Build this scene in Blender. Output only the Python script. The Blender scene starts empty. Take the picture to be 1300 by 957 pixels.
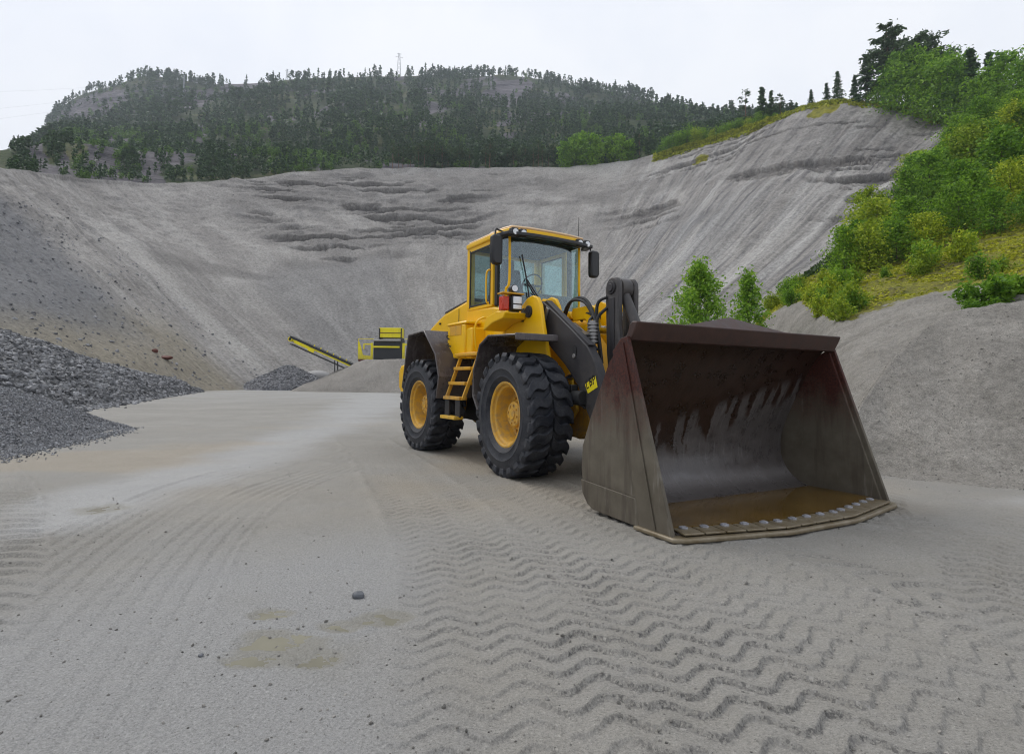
import bpy, math, random
import numpy as np
from mathutils import Matrix, Vector

rng = np.random.default_rng(7)
random.seed(7)
scene = bpy.context.scene
COL = scene.collection

# ------------------------------------------------------------------ camera
CH, PITCH, ROLL, FPX = 1.2125, 0.0703, 0.0105, 710.4
cam_d = bpy.data.cameras.new('camera')
cam = bpy.data.objects.new('camera', cam_d)
COL.objects.link(cam)
cam_d.sensor_fit = 'HORIZONTAL'
cam_d.sensor_width = 36.0
cam_d.lens = FPX / 1300 * 36.0
cam_d.shift_y = -44.5 / 1300
cam_d.clip_start = 0.05
cam_d.clip_end = 8000
_c, _s = math.cos(ROLL), math.sin(ROLL)
_r0 = Vector((1, 0, 0))
_u0 = Vector((0, -math.sin(PITCH), math.cos(PITCH)))
FWD = Vector((0, math.cos(PITCH), math.sin(PITCH)))
RIGHT = _r0 * _c + _u0 * _s
UP = _u0 * _c - _r0 * _s
M = Matrix((RIGHT, UP, -FWD)).transposed().to_4x4()
M.translation = Vector((0, 0, CH))
cam.matrix_world = M
scene.camera = cam

# ------------------------------------------------------------------ world, sun, exposure
SUN_EL, SUN_AZ = math.radians(52), math.radians(308)
world = bpy.data.worlds.new('World')
scene.world = world
world.use_nodes = True
nt = world.node_tree
for n in list(nt.nodes):
    nt.nodes.remove(n)
wo = nt.nodes.new('ShaderNodeOutputWorld')
bg = nt.nodes.new('ShaderNodeBackground')
bg.inputs['Strength'].default_value = 0.1
sky = nt.nodes.new('ShaderNodeTexSky')
sky.sky_type = 'NISHITA'
sky.sun_disc = False
sky.sun_elevation = SUN_EL
sky.sun_rotation = SUN_AZ
sky.air_density = 1.0
sky.dust_density = 4.0
tc = nt.nodes.new('ShaderNodeTexCoord')
noi = nt.nodes.new('ShaderNodeTexNoise')
noi.inputs['Scale'].default_value = 1.7
noi.inputs['Detail'].default_value = 5
noi.inputs['Roughness'].default_value = 0.55
nt.links.new(tc.outputs['Generated'], noi.inputs['Vector'])
cr = nt.nodes.new('ShaderNodeValToRGB')
cr.color_ramp.elements[0].position = 0.34
cr.color_ramp.elements[0].color = (7.5, 8.1, 9.3, 1)
cr.color_ramp.elements[1].position = 0.62
cr.color_ramp.elements[1].color = (9.6, 9.8, 10.2, 1)
nt.links.new(noi.outputs['Fac'], cr.inputs['Fac'])
mx = nt.nodes.new('ShaderNodeMixRGB')
mx.inputs['Fac'].default_value = 0.93
nt.links.new(sky.outputs['Color'], mx.inputs['Color1'])
nt.links.new(cr.outputs['Color'], mx.inputs['Color2'])
nt.links.new(mx.outputs['Color'], bg.inputs['Color'])
nt.links.new(bg.outputs['Background'], wo.inputs['Surface'])

sun_d = bpy.data.lights.new('sun', 'SUN')
sun_d.energy = 1.5
sun_d.angle = math.radians(35)
sun_d.color = (1.0, 0.97, 0.92)
sun = bpy.data.objects.new('sun', sun_d)
COL.objects.link(sun)
# direction towards the sun
_sd = Vector((math.cos(SUN_EL) * math.sin(SUN_AZ), math.cos(SUN_EL) * math.cos(SUN_AZ), math.sin(SUN_EL)))
sun.rotation_euler = _sd.to_track_quat('Z', 'Y').to_euler()
sun.location = (0, 0, 60)

scene.view_settings.view_transform = 'Standard'
scene.view_settings.look = 'None'
scene.view_settings.exposure = 0.22
scene.view_settings.gamma = 1.0
scene.view_settings.use_curve_mapping = False
scene.render.engine = 'CYCLES'
scene.cycles.use_denoising = True
scene.cycles.filter_width = 1.1
scene.cycles.max_bounces = 8
scene.cycles.transparent_max_bounces = 12
scene.cycles.volume_bounces = 0


# ------------------------------------------------------------------ helpers: numbers
def at(px, py, D):
    """world point seen at photo pixel (px, py), D metres ahead"""
    d = FWD + RIGHT * ((px - 650) / FPX) - UP * ((py - 434) / FPX)
    t = D / d.y
    return np.array([d.x * t, D, CH + d.z * t])


def gp(px, py, z=0.0):
    d = FWD + RIGHT * ((px - 650) / FPX) - UP * ((py - 434) / FPX)
    t = (z - CH) / d.z
    return np.array([d.x * t, d.y * t, z])


def _hash(ix, iy, seed):
    h = (ix.astype(np.int64) * 374761393 + iy.astype(np.int64) * 668265263 + seed * 1442695041) & 0xFFFFFFFF
    h = ((h ^ (h >> 13)) * 1274126177) & 0xFFFFFFFF
    h = h ^ (h >> 16)
    return (h & 0xFFFFFF) / float(0xFFFFFF)


def vnoise(x, y, seed=0):
    x = np.asarray(x, float); y = np.asarray(y, float)
    x, y = np.broadcast_arrays(x, y)
    ix = np.floor(x); iy = np.floor(y)
    fx = x - ix; fy = y - iy
    fx = fx * fx * fx * (fx * (fx * 6 - 15) + 10); fy = fy * fy * fy * (fy * (fy * 6 - 15) + 10)
    a = _hash(ix, iy, seed); b = _hash(ix + 1, iy, seed)
    c = _hash(ix, iy + 1, seed); d = _hash(ix + 1, iy + 1, seed)
    return (a * (1 - fx) + b * fx) * (1 - fy) + (c * (1 - fx) + d * fx) * fy


def fbm(x, y, seed=0, oct=4, gain=0.5):
    """-1..1"""
    t = 0; amp = 1; tot = 0
    for o in range(oct):
        t = t + amp * (vnoise(np.asarray(x) * 2 ** o + 17.3 * o, np.asarray(y) * 2 ** o - 9.1 * o, seed + o) * 2 - 1)
        tot += amp; amp *= gain
    return t / tot


def sstep(a, b, x):
    t = np.clip((x - a) / (b - a), 0, 1)
    return t * t * (3 - 2 * t)


def smooth_interp(xs, ctrl_x, ctrl_y, sig):
    """interp then gaussian blur over a uniform xs"""
    y = np.interp(xs, ctrl_x, ctrl_y)
    k = max(1, int(3 * sig))
    w = np.exp(-0.5 * (np.arange(-k, k + 1) / sig) ** 2); w /= w.sum()
    yp = np.concatenate([y[0] + (np.arange(-k, 0)) * (y[1] - y[0]), y, y[-1] + (np.arange(1, k + 1)) * (y[-1] - y[-2])])
    return np.convolve(yp, w, 'valid')


# ------------------------------------------------------------------ helpers: objects
def link(o, parent=None):
    COL.objects.link(o)
    if parent is not None:
        o.parent = parent
    return o


def tag(o, label=None, cat=None, group=None, kind=None):
    if label: o['label'] = label
    if cat: o['category'] = cat
    if group: o['group'] = group
    if kind: o['kind'] = kind
    return o


def empty(name, loc=(0, 0, 0), rz=0.0):
    o = bpy.data.objects.new(name, None)
    o.empty_display_size = 0.2
    COL.objects.link(o)
    o.location = loc
    o.rotation_euler = (0, 0, rz)
    return o


def fast_mesh(name, V, F, smooth=True, sharp=None):
    """V (n,3), F (m,k) integer array with k = 3 or 4"""
    V = np.asarray(V, np.float32); F = np.asarray(F, np.int32)
    me = bpy.data.meshes.new(name)
    k = F.shape[1]
    me.vertices.add(len(V)); me.vertices.foreach_set('co', V.ravel())
    me.loops.add(F.size); me.loops.foreach_set('vertex_index', F.ravel())
    me.polygons.add(len(F))
    me.polygons.foreach_set('loop_start', np.arange(0, F.size, k, dtype=np.int32))
    me.polygons.foreach_set('loop_total', np.full(len(F), k, np.int32))
    me.polygons.foreach_set('use_smooth', np.full(len(F), smooth, bool))
    me.update(calc_edges=True)
    if sharp is not None:
        me.set_sharp_from_angle(angle=math.radians(sharp))
    return me


def obj(name, me, mat=None, parent=None):
    o = bpy.data.objects.new(name, me)
    if mat is not None and len(me.materials) == 0:
        me.materials.append(mat)
    return link(o, parent)


def vattr(me, name, vals):
    a = me.attributes.new(name, 'FLOAT', 'POINT')
    a.data.foreach_set('value', np.asarray(vals, np.float32).ravel())


def grid_faces(nr, nc):
    i = np.arange(nr - 1)[:, None] * nc + np.arange(nc - 1)[None, :]
    return np.stack([i, i + 1, i + nc + 1, i + nc], -1).reshape(-1, 4)


class MB:
    def __init__(s): s.v = []; s.f = []

    def add(s, v, f):
        b = len(s.v)
        s.v += [tuple(map(float, p)) for p in v]
        s.f += [tuple(b + i for i in q) for q in f]
        return s

    def box(s, c, d, rot=None):
        h = [x / 2 for x in d]
        P = [Vector((sx * h[0], sy * h[1], sz * h[2])) for sx in (-1, 1) for sy in (-1, 1) for sz in (-1, 1)]
        if rot is not None:
            R = Matrix.Rotation(rot[1], 3, rot[0]); P = [R @ p for p in P]
        P = [p + Vector(c) for p in P]
        return s.add(P, [(0, 1, 3, 2), (4, 6, 7, 5), (0, 4, 5, 1), (2, 3, 7, 6), (0, 2, 6, 4), (1, 5, 7, 3)])

    def prism(s, poly, a0, a1, axis='y'):
        """polygon given in the plane normal to axis: y -> (x,z), x -> (y,z), z -> (x,y)"""
        n = len(poly)
        def P(p, a):
            return (p[0], a, p[1]) if axis == 'y' else ((a, p[0], p[1]) if axis == 'x' else (p[0], p[1], a))
        v = [P(p, a0) for p in poly] + [P(p, a1) for p in poly]
        f = [tuple(range(n)), tuple(range(2 * n - 1, n - 1, -1))]
        f += [(i, i + n, (i + 1) % n + n, (i + 1) % n) for i in range(n)]
        return s.add(v, f)

    def strip(s, line, th, a0, a1, axis='y'):
        """bent plate: polyline thickened to one side, extruded"""
        L = [Vector((p[0], p[1])) for p in line]
        off = []
        for i, p in enumerate(L):
            d1 = (L[i] - L[i - 1]).normalized() if i else (L[1] - L[0]).normalized()
            d2 = (L[i + 1] - L[i]).normalized() if i < len(L) - 1 else d1
            n1 = Vector((-d1.y, d1.x)); n2 = Vector((-d2.y, d2.x)); m = (n1 + n2).normalized()
            off.append(p + m * (th / max(0.4, m.dot(n1))))
        n = len(L)
        def P(p, a):
            return (p[0], a, p[1]) if axis == 'y' else ((a, p[0], p[1]) if axis == 'x' else (p[0], p[1], a))
        v = [P(p, a0) for p in L] + [P(p, a0) for p in off] + [P(p, a1) for p in L] + [P(p, a1) for p in off]
        f = []
        for i in range(n - 1):
            f += [(i, i + 1, n + i + 1, n + i), (2 * n + i, 3 * n + i, 3 * n + i + 1, 2 * n + i + 1),
                  (i, 2 * n + i, 2 * n + i + 1, i + 1), (n + i, n + i + 1, 3 * n + i + 1, 3 * n + i)]
        f += [(0, n, 3 * n, 2 * n), (n - 1, 3 * n - 1, 4 * n - 1, 2 * n - 1)]
        return s.add(v, f)

    def cyl(s, p0, p1, r, n=16, r2=None):
        p0 = Vector(p0); p1 = Vector(p1); r2 = r if r2 is None else r2
        d = (p1 - p0).normalized(); a = d.orthogonal().normalized(); b = d.cross(a)
        v = []
        for p, q in ((p0, r), (p1, r2)):
            v += [p + (a * math.cos(2 * math.pi * i / n) + b * math.sin(2 * math.pi * i / n)) * q for i in range(n)]
        f = [(i, (i + 1) % n, (i + 1) % n + n, i + n) for i in range(n)]
        f += [tuple(range(n - 1, -1, -1)), tuple(range(n, 2 * n))]
        return s.add(v, f)

    def tube(s, pts, r, n=8, cr=True, sub=5):
        P = [Vector(p) for p in pts]
        if cr and len(P) > 2:
            Q = []
            for i in range(len(P) - 1):
                a = P[max(0, i - 1)]; b = P[i]; c = P[i + 1]; d = P[min(len(P) - 1, i + 2)]
                for k in range(sub):
                    t = k / sub
                    Q.append(0.5 * ((2 * b) + (c - a) * t + (2 * a - 5 * b + 4 * c - d) * t * t + (3 * b - a - 3 * c + d) * t ** 3))
            Q.append(P[-1]); P = Q
        rr = r if hasattr(r, '__len__') else [r] * len(P)
        if len(rr) != len(P):
            rr = list(np.interp(np.linspace(0, 1, len(P)), np.linspace(0, 1, len(rr)), rr))
        v = []; f = []; a = None
        for i, p in enumerate(P):
            d = (P[min(i + 1, len(P) - 1)] - P[max(i - 1, 0)]).normalized()
            if a is None: a = d.orthogonal().normalized()
            else:
                a = a - d * a.dot(d)
                a = a.normalized() if a.length > 1e-6 else d.orthogonal().normalized()
            b = d.cross(a)
            v += [p + (a * math.cos(2 * math.pi * k / n) + b * math.sin(2 * math.pi * k / n)) * rr[i] for k in range(n)]
        for i in range(len(P) - 1):
            f += [(i * n + k, i * n + (k + 1) % n, (i + 1) * n + (k + 1) % n, (i + 1) * n + k) for k in range(n)]
        f += [tuple(range(n - 1, -1, -1)), tuple(range((len(P) - 1) * n, len(P) * n))]
        return s.add(v, f)

    def lathe(s, prof, c=(0, 0, 0), n=48):
        """profile (radius, y) turned about the y axis through c"""
        m = len(prof); v = []
        for i in range(n):
            t = 2 * math.pi * i / n
            v += [(c[0] + r * math.cos(t), c[1] + y, c[2] + r * math.sin(t)) for r, y in prof]
        f = [(i * m + k, i * m + k + 1, ((i + 1) % n) * m + k + 1, ((i + 1) % n) * m + k) for i in range(n) for k in range(m - 1)]
        return s.add(v, f)

    def mesh(s, name, mat, smooth=True, sharp=35):
        me = bpy.data.meshes.new(name)
        me.from_pydata(s.v, [], s.f)
        me.materials.append(mat)
        me.polygons.foreach_set('use_smooth', [smooth] * len(me.polygons))
        me.update()
        if smooth: me.set_sharp_from_angle(angle=math.radians(sharp))
        return me

    def build(s, name, mat, parent=None, bevel=0.0, smooth=True, sharp=35, fix=True):
        me = s.mesh(name, mat, smooth, sharp)
        if fix:
            import bmesh
            bm = bmesh.new(); bm.from_mesh(me)
            bmesh.ops.recalc_face_normals(bm, faces=bm.faces)
            bm.to_mesh(me); bm.free()
            if smooth: me.set_sharp_from_angle(angle=math.radians(sharp))
        o = link(bpy.data.objects.new(name, me), parent)
        if bevel:
            b = o.modifiers.new('bevel', 'BEVEL'); b.width = bevel; b.segments = 2
            b.limit_method = 'ANGLE'; b.angle_limit = math.radians(40)
        return o


ORD = ['first', 'second', 'third', 'fourth', 'fifth', 'sixth', 'seventh', 'eighth', 'ninth', 'tenth', 'eleventh', 'twelfth',
       'thirteenth', 'fourteenth', 'fifteenth', 'sixteenth', 'seventeenth', 'eighteenth', 'nineteenth', 'twentieth']
_T = {2: 'twenty', 3: 'thirty', 4: 'forty', 5: 'fifty', 6: 'sixty', 7: 'seventy', 8: 'eighty', 9: 'ninety'}
_TT = {2: 'twentieth', 3: 'thirtieth', 4: 'fortieth', 5: 'fiftieth', 6: 'sixtieth', 7: 'seventieth', 8: 'eightieth', 9: 'ninetieth'}


def ordinal(i):
    n = i + 1
    if n <= 20: return ORD[i]
    return _TT[n // 10] if n % 10 == 0 else _T[n // 10] + '-' + ORD[n % 10 - 1]


# ------------------------------------------------------------------ helpers: materials
class Mat:
    def __init__(s, name):
        s.m = bpy.data.materials.new(name); s.m.use_nodes = True
        s.t = s.m.node_tree; s.n = s.t.nodes
        s.b = s.n['Principled BSDF']
        s._tc = None

    def node(s, typ, ins=None, **kw):
        x = s.n.new(typ)
        for k, v in kw.items(): setattr(x, k, v)
        for k, v in (ins or {}).items():
            if isinstance(v, bpy.types.NodeSocket): s.t.links.new(v, x.inputs[k])
            else: x.inputs[k].default_value = v
        return x

    def co(s, kind='Object'):
        if s._tc is None: s._tc = s.node('ShaderNodeTexCoord')
        return s._tc.outputs[kind]

    def map(s, scale=(1, 1, 1), rot=(0, 0, 0), loc=(0, 0, 0), vec=None):
        return s.node('ShaderNodeMapping', {'Vector': vec or s.co(), 'Scale': scale, 'Rotation': rot, 'Location': loc}).outputs[0]

    def noise(s, scale, detail=4, rough=0.55, vec=None, dist=0.0):
        return s.node('ShaderNodeTexNoise', {'Vector': vec or s.co(), 'Scale': scale, 'Detail': detail, 'Roughness': rough, 'Distortion': dist}).outputs['Fac']

    def voro(s, scale, vec=None, feature='F1', out='Distance', rnd=1.0):
        return s.node('ShaderNodeTexVoronoi', {'Vector': vec or s.co(), 'Scale': scale, 'Randomness': rnd}, feature=feature).outputs[out]

    def attr(s, name):
        return s.node('ShaderNodeAttribute', attribute_name=name).outputs['Fac']

    def ramp(s, fac, stops):
        r = s.node('ShaderNodeValToRGB', {'Fac': fac})
        e = r.color_ramp.elements
        while len(e) < len(stops): e.new(0.5)
        for k, (p, c) in enumerate(stops):
            e[k].position = p
            e[k].color = (c, c, c, 1) if not hasattr(c, '__len__') else (*c, 1)
        return r.outputs['Color']

    def mix(s, fac, a, b, mode='MIX'):
        x = s.node('ShaderNodeMixRGB', blend_type=mode)
        for k, v in (('Fac', fac), ('Color1', a), ('Color2', b)):
            if isinstance(v, bpy.types.NodeSocket): s.t.links.new(v, x.inputs[k])
            elif hasattr(v, '__len__'): x.inputs[k].default_value = (*v, 1)
            else: x.inputs[k].default_value = v if k == 'Fac' else (v, v, v, 1)
        return x.outputs[0]

    def math(s, op, a, b=0.0, clamp=False):
        x = s.node('ShaderNodeMath', operation=op, use_clamp=clamp)
        for k, v in ((0, a), (1, b)):
            if isinstance(v, bpy.types.NodeSocket): s.t.links.new(v, x.inputs[k])
            else: x.inputs[k].default_value = v
        return x.outputs[0]

    def sep(s, vec=None):
        return s.node('ShaderNodeSeparateXYZ', {0: vec or s.co()}).outputs

    def set(s, **kw):
        for k, v in kw.items():
            k = {'color': 'Base Color', 'rough': 'Roughness', 'metal': 'Metallic', 'spec': 'Specular IOR Level', 'normal': 'Normal',
                 'coat': 'Coat Weight', 'coat_rough': 'Coat Roughness', 'trans': 'Transmission Weight', 'ior': 'IOR', 'sub': 'Subsurface Weight'}.get(k, k)
            if isinstance(v, bpy.types.NodeSocket): s.t.links.new(v, s.b.inputs[k])
            elif hasattr(v, '__len__'): s.b.inputs[k].default_value = (*v, 1)
            else: s.b.inputs[k].default_value = v
        return s

    def bump(s, h, strength=0.5, dist=0.02, prev=None):
        ins = {'Height': h, 'Strength': strength, 'Distance': dist}
        if prev is not None: ins['Normal'] = prev
        return s.node('ShaderNodeBump', ins).outputs[0]


MT = {}


def paint(name, col, rough=0.35, dirt=(0.20, 0.17, 0.13), amount=0.35, coat=0.0, spec=0.35):
    m = Mat(name)
    n1 = m.noise(2.2, 6, 0.65); n2 = m.noise(14, 5, 0.7)
    n3 = m.noise(1.0, 4, 0.6, m.map((9, 9, 1.2)))
    d = m.math('MULTIPLY', m.ramp(n1, [(0.45, 0.0), (0.75, 1.0)]), m.ramp(n2, [(0.35, 0.2), (0.7, 1.0)]))
    d2 = m.math('MULTIPLY', m.ramp(n3, [(0.52, 0.0), (0.72, 0.7)]), amount)
    z = m.sep()[2]
    low = m.math('MULTIPLY', m.math('SUBTRACT', 1.6, z, True), 0.6)
    f = m.math('ADD', m.math('MULTIPLY', d, amount), m.math('MULTIPLY', low, m.ramp(n2, [(0.3, 0.1), (0.7, 1.0)])), True)
    f = m.math('ADD', f, m.math('MULTIPLY', d2, 0.6), True)
    cv = m.mix(m.ramp(n1, [(0.3, 0.0), (0.7, 1.0)]), [c * 0.86 for c in col], col)
    m.set(color=m.mix(f, cv, dirt), rough=m.math('ADD', rough, m.math('MULTIPLY', f, 0.4), True), coat=coat, coat_rough=0.15, spec=spec)
    m.set(normal=m.bump(m.noise(60, 3), 0.06, 0.004))
    MT[name] = m.m
    return m.m


def plain(name, col, rough=0.6, metal=0.0, var=0.25, scale=12, bump=0.1, spec=0.5):
    m = Mat(name)
    n = m.noise(scale, 5, 0.65)
    m.set(color=m.mix(m.ramp(n, [(0.3, 0), (0.7, 1)]), [c * (1 - var) for c in col], [min(1, c * (1 + var)) for c in col]),
          rough=m.ramp(n, [(0.25, max(0.03, rough - 0.12)), (0.75, min(1, rough + 0.12))]), metal=metal, spec=spec)
    if bump: m.set(normal=m.bump(m.noise(scale * 5, 3), bump, 0.005))
    MT[name] = m.m
    return m.m


paint('yellow_paint', (0.92, 0.525, 0.003), 0.28, amount=0.12)
paint('yellow_paint_worn', (0.72, 0.37, 0.012), 0.42, amount=0.6)
paint('rim_paint', (0.82, 0.43, 0.006), 0.40, amount=0.4)
paint('machine_yellow', (0.95, 0.80, 0.01), 0.45, amount=0.3)
paint('arm_grey', (0.036, 0.034, 0.037), 0.48, dirt=(0.10, 0.09, 0.08), amount=0.45, coat=0.0, spec=0.3)
paint('fender_grey', (0.075, 0.062, 0.062), 0.22, dirt=(0.17, 0.15, 0.13), amount=0.5, coat=0.0, spec=0.5)
paint('arm_worn', (0.060, 0.055, 0.054), 0.45, dirt=(0.16, 0.14, 0.12), amount=0.6, coat=0.0, spec=0.35)
plain('black_plastic', (0.012, 0.012, 0.014), 0.42)
plain('black_rubber', (0.014, 0.014, 0.015), 0.62)
plain('chassis_dark', (0.022, 0.021, 0.021), 0.6)
plain('seat_fabric', (0.02, 0.022, 0.025), 0.85)
plain('chrome', (0.62, 0.62, 0.63), 0.16, 1.0, 0.08)
plain('bare_steel', (0.30, 0.29, 0.28), 0.45, 0.7, 0.2)
plain('bolt_steel', (0.30, 0.30, 0.32), 0.42, 0.2, 0.4, 40)
plain('lamp_lens', (0.75, 0.76, 0.78), 0.12, 0.15, 0.1)
plain('orange_plastic', (0.75, 0.13, 0.015), 0.28, 0, 0.1)
plain('red_plastic', (0.55, 0.04, 0.01), 0.28, 0, 0.1)
plain('pale_plastic', (0.66, 0.55, 0.46), 0.4, 0, 0.1)
plain('sticker_yellow', (0.80, 0.66, 0.02), 0.4, 0, 0.05)
plain('sticker_black', (0.01, 0.01, 0.01), 0.5, 0, 0.0)
plain('conveyor_belt', (0.018, 0.019, 0.02), 0.5)
plain('rusty_red', (0.11, 0.032, 0.02), 0.7)
plain('pylon_steel', (0.33, 0.34, 0.36), 0.5, 0.4)
plain('roof_top', (0.74, 0.52, 0.30), 0.4, 0, 0.08)


def mk_tyre():
    m = Mat('tyre_rubber')
    n = m.noise(7, 6, 0.65); n2 = m.noise(45, 4, 0.6)
    dust = m.math('MULTIPLY', m.ramp(n, [(0.38, 0), (0.72, 1)]), m.ramp(n2, [(0.3, 0.25), (0.7, 1)]))
    m.set(color=m.mix(m.math('MULTIPLY', dust, 0.75), (0.014, 0.016, 0.022), (0.105, 0.104, 0.108)), rough=m.ramp(n, [(0.3, 0.45), (0.7, 0.7)]), spec=0.3)
    m.set(normal=m.bump(n2, 0.15, 0.006))
    return m.m


MT['tyre_rubber'] = mk_tyre()


def mk_bucket():
    m = Mat('bucket_steel')
    x, y, z = m.sep()[0], m.sep()[1], m.sep()[2]
    n = m.noise(6, 6, 0.65); fine = m.noise(50, 4, 0.65)
    ysl = m.math('ADD', m.math('ADD', y, m.math('MULTIPLY', z, 0.10)), m.math('MULTIPLY', m.math('SUBTRACT', m.noise(14, 4, 0.7), 0.5), 0.10))
    yv = m.node('ShaderNodeCombineXYZ', {0: 0.0, 1: ysl, 2: m.math('MULTIPLY', z, 0.10)}).outputs[0]
    runs = m.noise(8.5, 1, 0.4, yv)
    runs2 = m.noise(3.1, 1, 0.4, yv)
    edge = m.math('ADD', m.math('MULTIPLY', m.math('MULTIPLY', m.ramp(runs, [(0.49, 0.0), (0.535, 1.0)]), m.ramp(runs2, [(0.30, 0.15), (0.62, 1.0)])), 0.46), m.math('MULTIPLY', m.math('SUBTRACT', n, 0.5), 0.16))
    lim = m.math('SUBTRACT', m.math('ADD', z, edge), m.math('ADD', 0.90, m.math('MULTIPLY', y, 0.26)))
    up = m.ramp(lim, [(0.0, 0.0), (0.09, 1.0)])                 # rust film with runs hanging down
    rust = m.mix(m.ramp(n, [(0.3, 0), (0.7, 1)]), (0.013, 0.0068, 0.0045), (0.036, 0.0175, 0.011))
    rust = m.mix(m.math('MULTIPLY', m.ramp(fine, [(0.55, 0), (0.8, 1)]), 0.25), rust, (0.075, 0.030, 0.016))
    grey = m.mix(m.ramp(n, [(0.25, 0), (0.75, 1)]), (0.045, 0.038, 0.036), (0.112, 0.099, 0.093))
    scr = m.noise(1.0, 3, 0.6, m.map((2, 60, 3)))
    grey = m.mix(m.ramp(scr, [(0.55, 0), (0.7, 0.4)]), grey, (0.22, 0.21, 0.21))
    grey = m.mix(m.ramp(m.math('ADD', m.math('ABSOLUTE', m.math('SUBTRACT', z, 0.20)), m.math('MULTIPLY', m.math('SUBTRACT', n, 0.5), 0.25)), [(0.0, 0.5), (0.10, 0.0)]), grey, (0.24, 0.225, 0.22))
    m.set(color=m.mix(up, grey, rust), rough=m.math('ADD', m.ramp(n, [(0.3, 0.16), (0.7, 0.36)]), m.math('MULTIPLY', fine, 0.10)), spec=0.5, metal=0.0)
    m.set(normal=m.bump(fine, 0.12, 0.004, m.bump(n, 0.25, 0.02)))
    return m.m


def mk_bucket_side():
    m = Mat('bucket_side_steel')
    z = m.sep()[2]
    n = m.noise(5, 6, 0.65); fine = m.noise(50, 4, 0.65)
    dr = m.noise(1.0, 4, 0.6, m.map((6, 6, 0.7)))
    lim = m.math('ADD', z, m.math('ADD', m.math('MULTIPLY', m.math('SUBTRACT', n, 0.5), 0.7), m.math('MULTIPLY', m.math('SUBTRACT', dr, 0.5), 0.5)))
    up = m.ramp(m.math('MULTIPLY', lim, 0.5), [(0.36, 0.0), (0.62, 1.0)])
    rust = m.mix(m.ramp(fine, [(0.35, 0), (0.7, 1)]), (0.026, 0.010, 0.008), (0.085, 0.022, 0.013))
    dust = m.mix(m.ramp(n, [(0.25, 0), (0.75, 1)]), (0.082, 0.069, 0.050), (0.150, 0.130, 0.098))
    dust = m.mix(m.ramp(dr, [(0.50, 0), (0.68, 0.75)]), dust, (0.055, 0.042, 0.032))
    scr = m.noise(1.0, 4, 0.65, m.map((14, 14, 1.6), rot=(0, 0.5, 0)))
    dust = m.mix(m.ramp(scr, [(0.60, 0), (0.72, 0.5)]), dust, (0.27, 0.25, 0.22))
    m.set(color=m.mix(up, dust, rust), rough=m.ramp(n, [(0.3, 0.48), (0.7, 0.7)]), spec=0.28)
    m.set(normal=m.bump(fine, 0.12, 0.004))
    return m.m


def mk_edge():
    m = Mat('cutting_edge_steel')
    n = m.noise(7, 6, 0.65); fine = m.noise(60, 4, 0.65)
    m.set(color=m.mix(m.ramp(n, [(0.3, 0), (0.7, 1)]), (0.13, 0.092, 0.042), (0.26, 0.22, 0.155)), rough=m.ramp(fine, [(0.3, 0.3), (0.7, 0.55)]), metal=0.15)
    m.set(normal=m.bump(fine, 0.15, 0.004))
    return m.m


MT['bucket_steel'] = mk_bucket(); MT['bucket_side_steel'] = mk_bucket_side(); MT['cutting_edge_steel'] = mk_edge()


def mk_water(name, col, rough=0.04, alpha_mix=0.0):
    m = Mat(name)
    n = m.noise(2.2, 3, 0.5)
    m.set(color=m.mix(m.ramp(n, [(0.35, 0), (0.65, 1)]), [c * 0.8 for c in col], [c * 1.2 for c in col]), rough=rough, ior=1.33, spec=0.5)
    m.set(normal=m.bump(m.noise(30, 2), 0.03, 0.004))
    return m.m


MT['muddy_water'] = mk_water('muddy_water', (0.115, 0.066, 0.014), 0.03)
MT['puddle_water'] = mk_water('puddle_water', (0.235, 0.22, 0.17), 0.08)


def mk_glass(name, tint, gl=0.10):
    m = Mat(name)
    tr = m.node('ShaderNodeBsdfTransparent', {'Color': (*tint, 1)})
    gs = m.node('ShaderNodeBsdfGlossy', {'Color': (0.9, 0.95, 1, 1), 'Roughness': 0.03})
    lw = m.node('ShaderNodeLayerWeight', {'Blend': 0.5})
    fac = m.math('ADD', m.math('MULTIPLY', m.math('POWER', lw.outputs['Facing'], 4.0), 0.75), gl, True)
    mxs = m.node('ShaderNodeMixShader')
    m.t.links.new(fac, mxs.inputs[0]); m.t.links.new(tr.outputs[0], mxs.inputs[1]); m.t.links.new(gs.outputs[0], mxs.inputs[2])
    m.t.links.new(mxs.outputs[0], m.n['Material Output'].inputs['Surface'])
    return m.m


MT['cab_glass'] = mk_glass('cab_glass', (0.80, 0.91, 0.91), 0.10)


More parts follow.
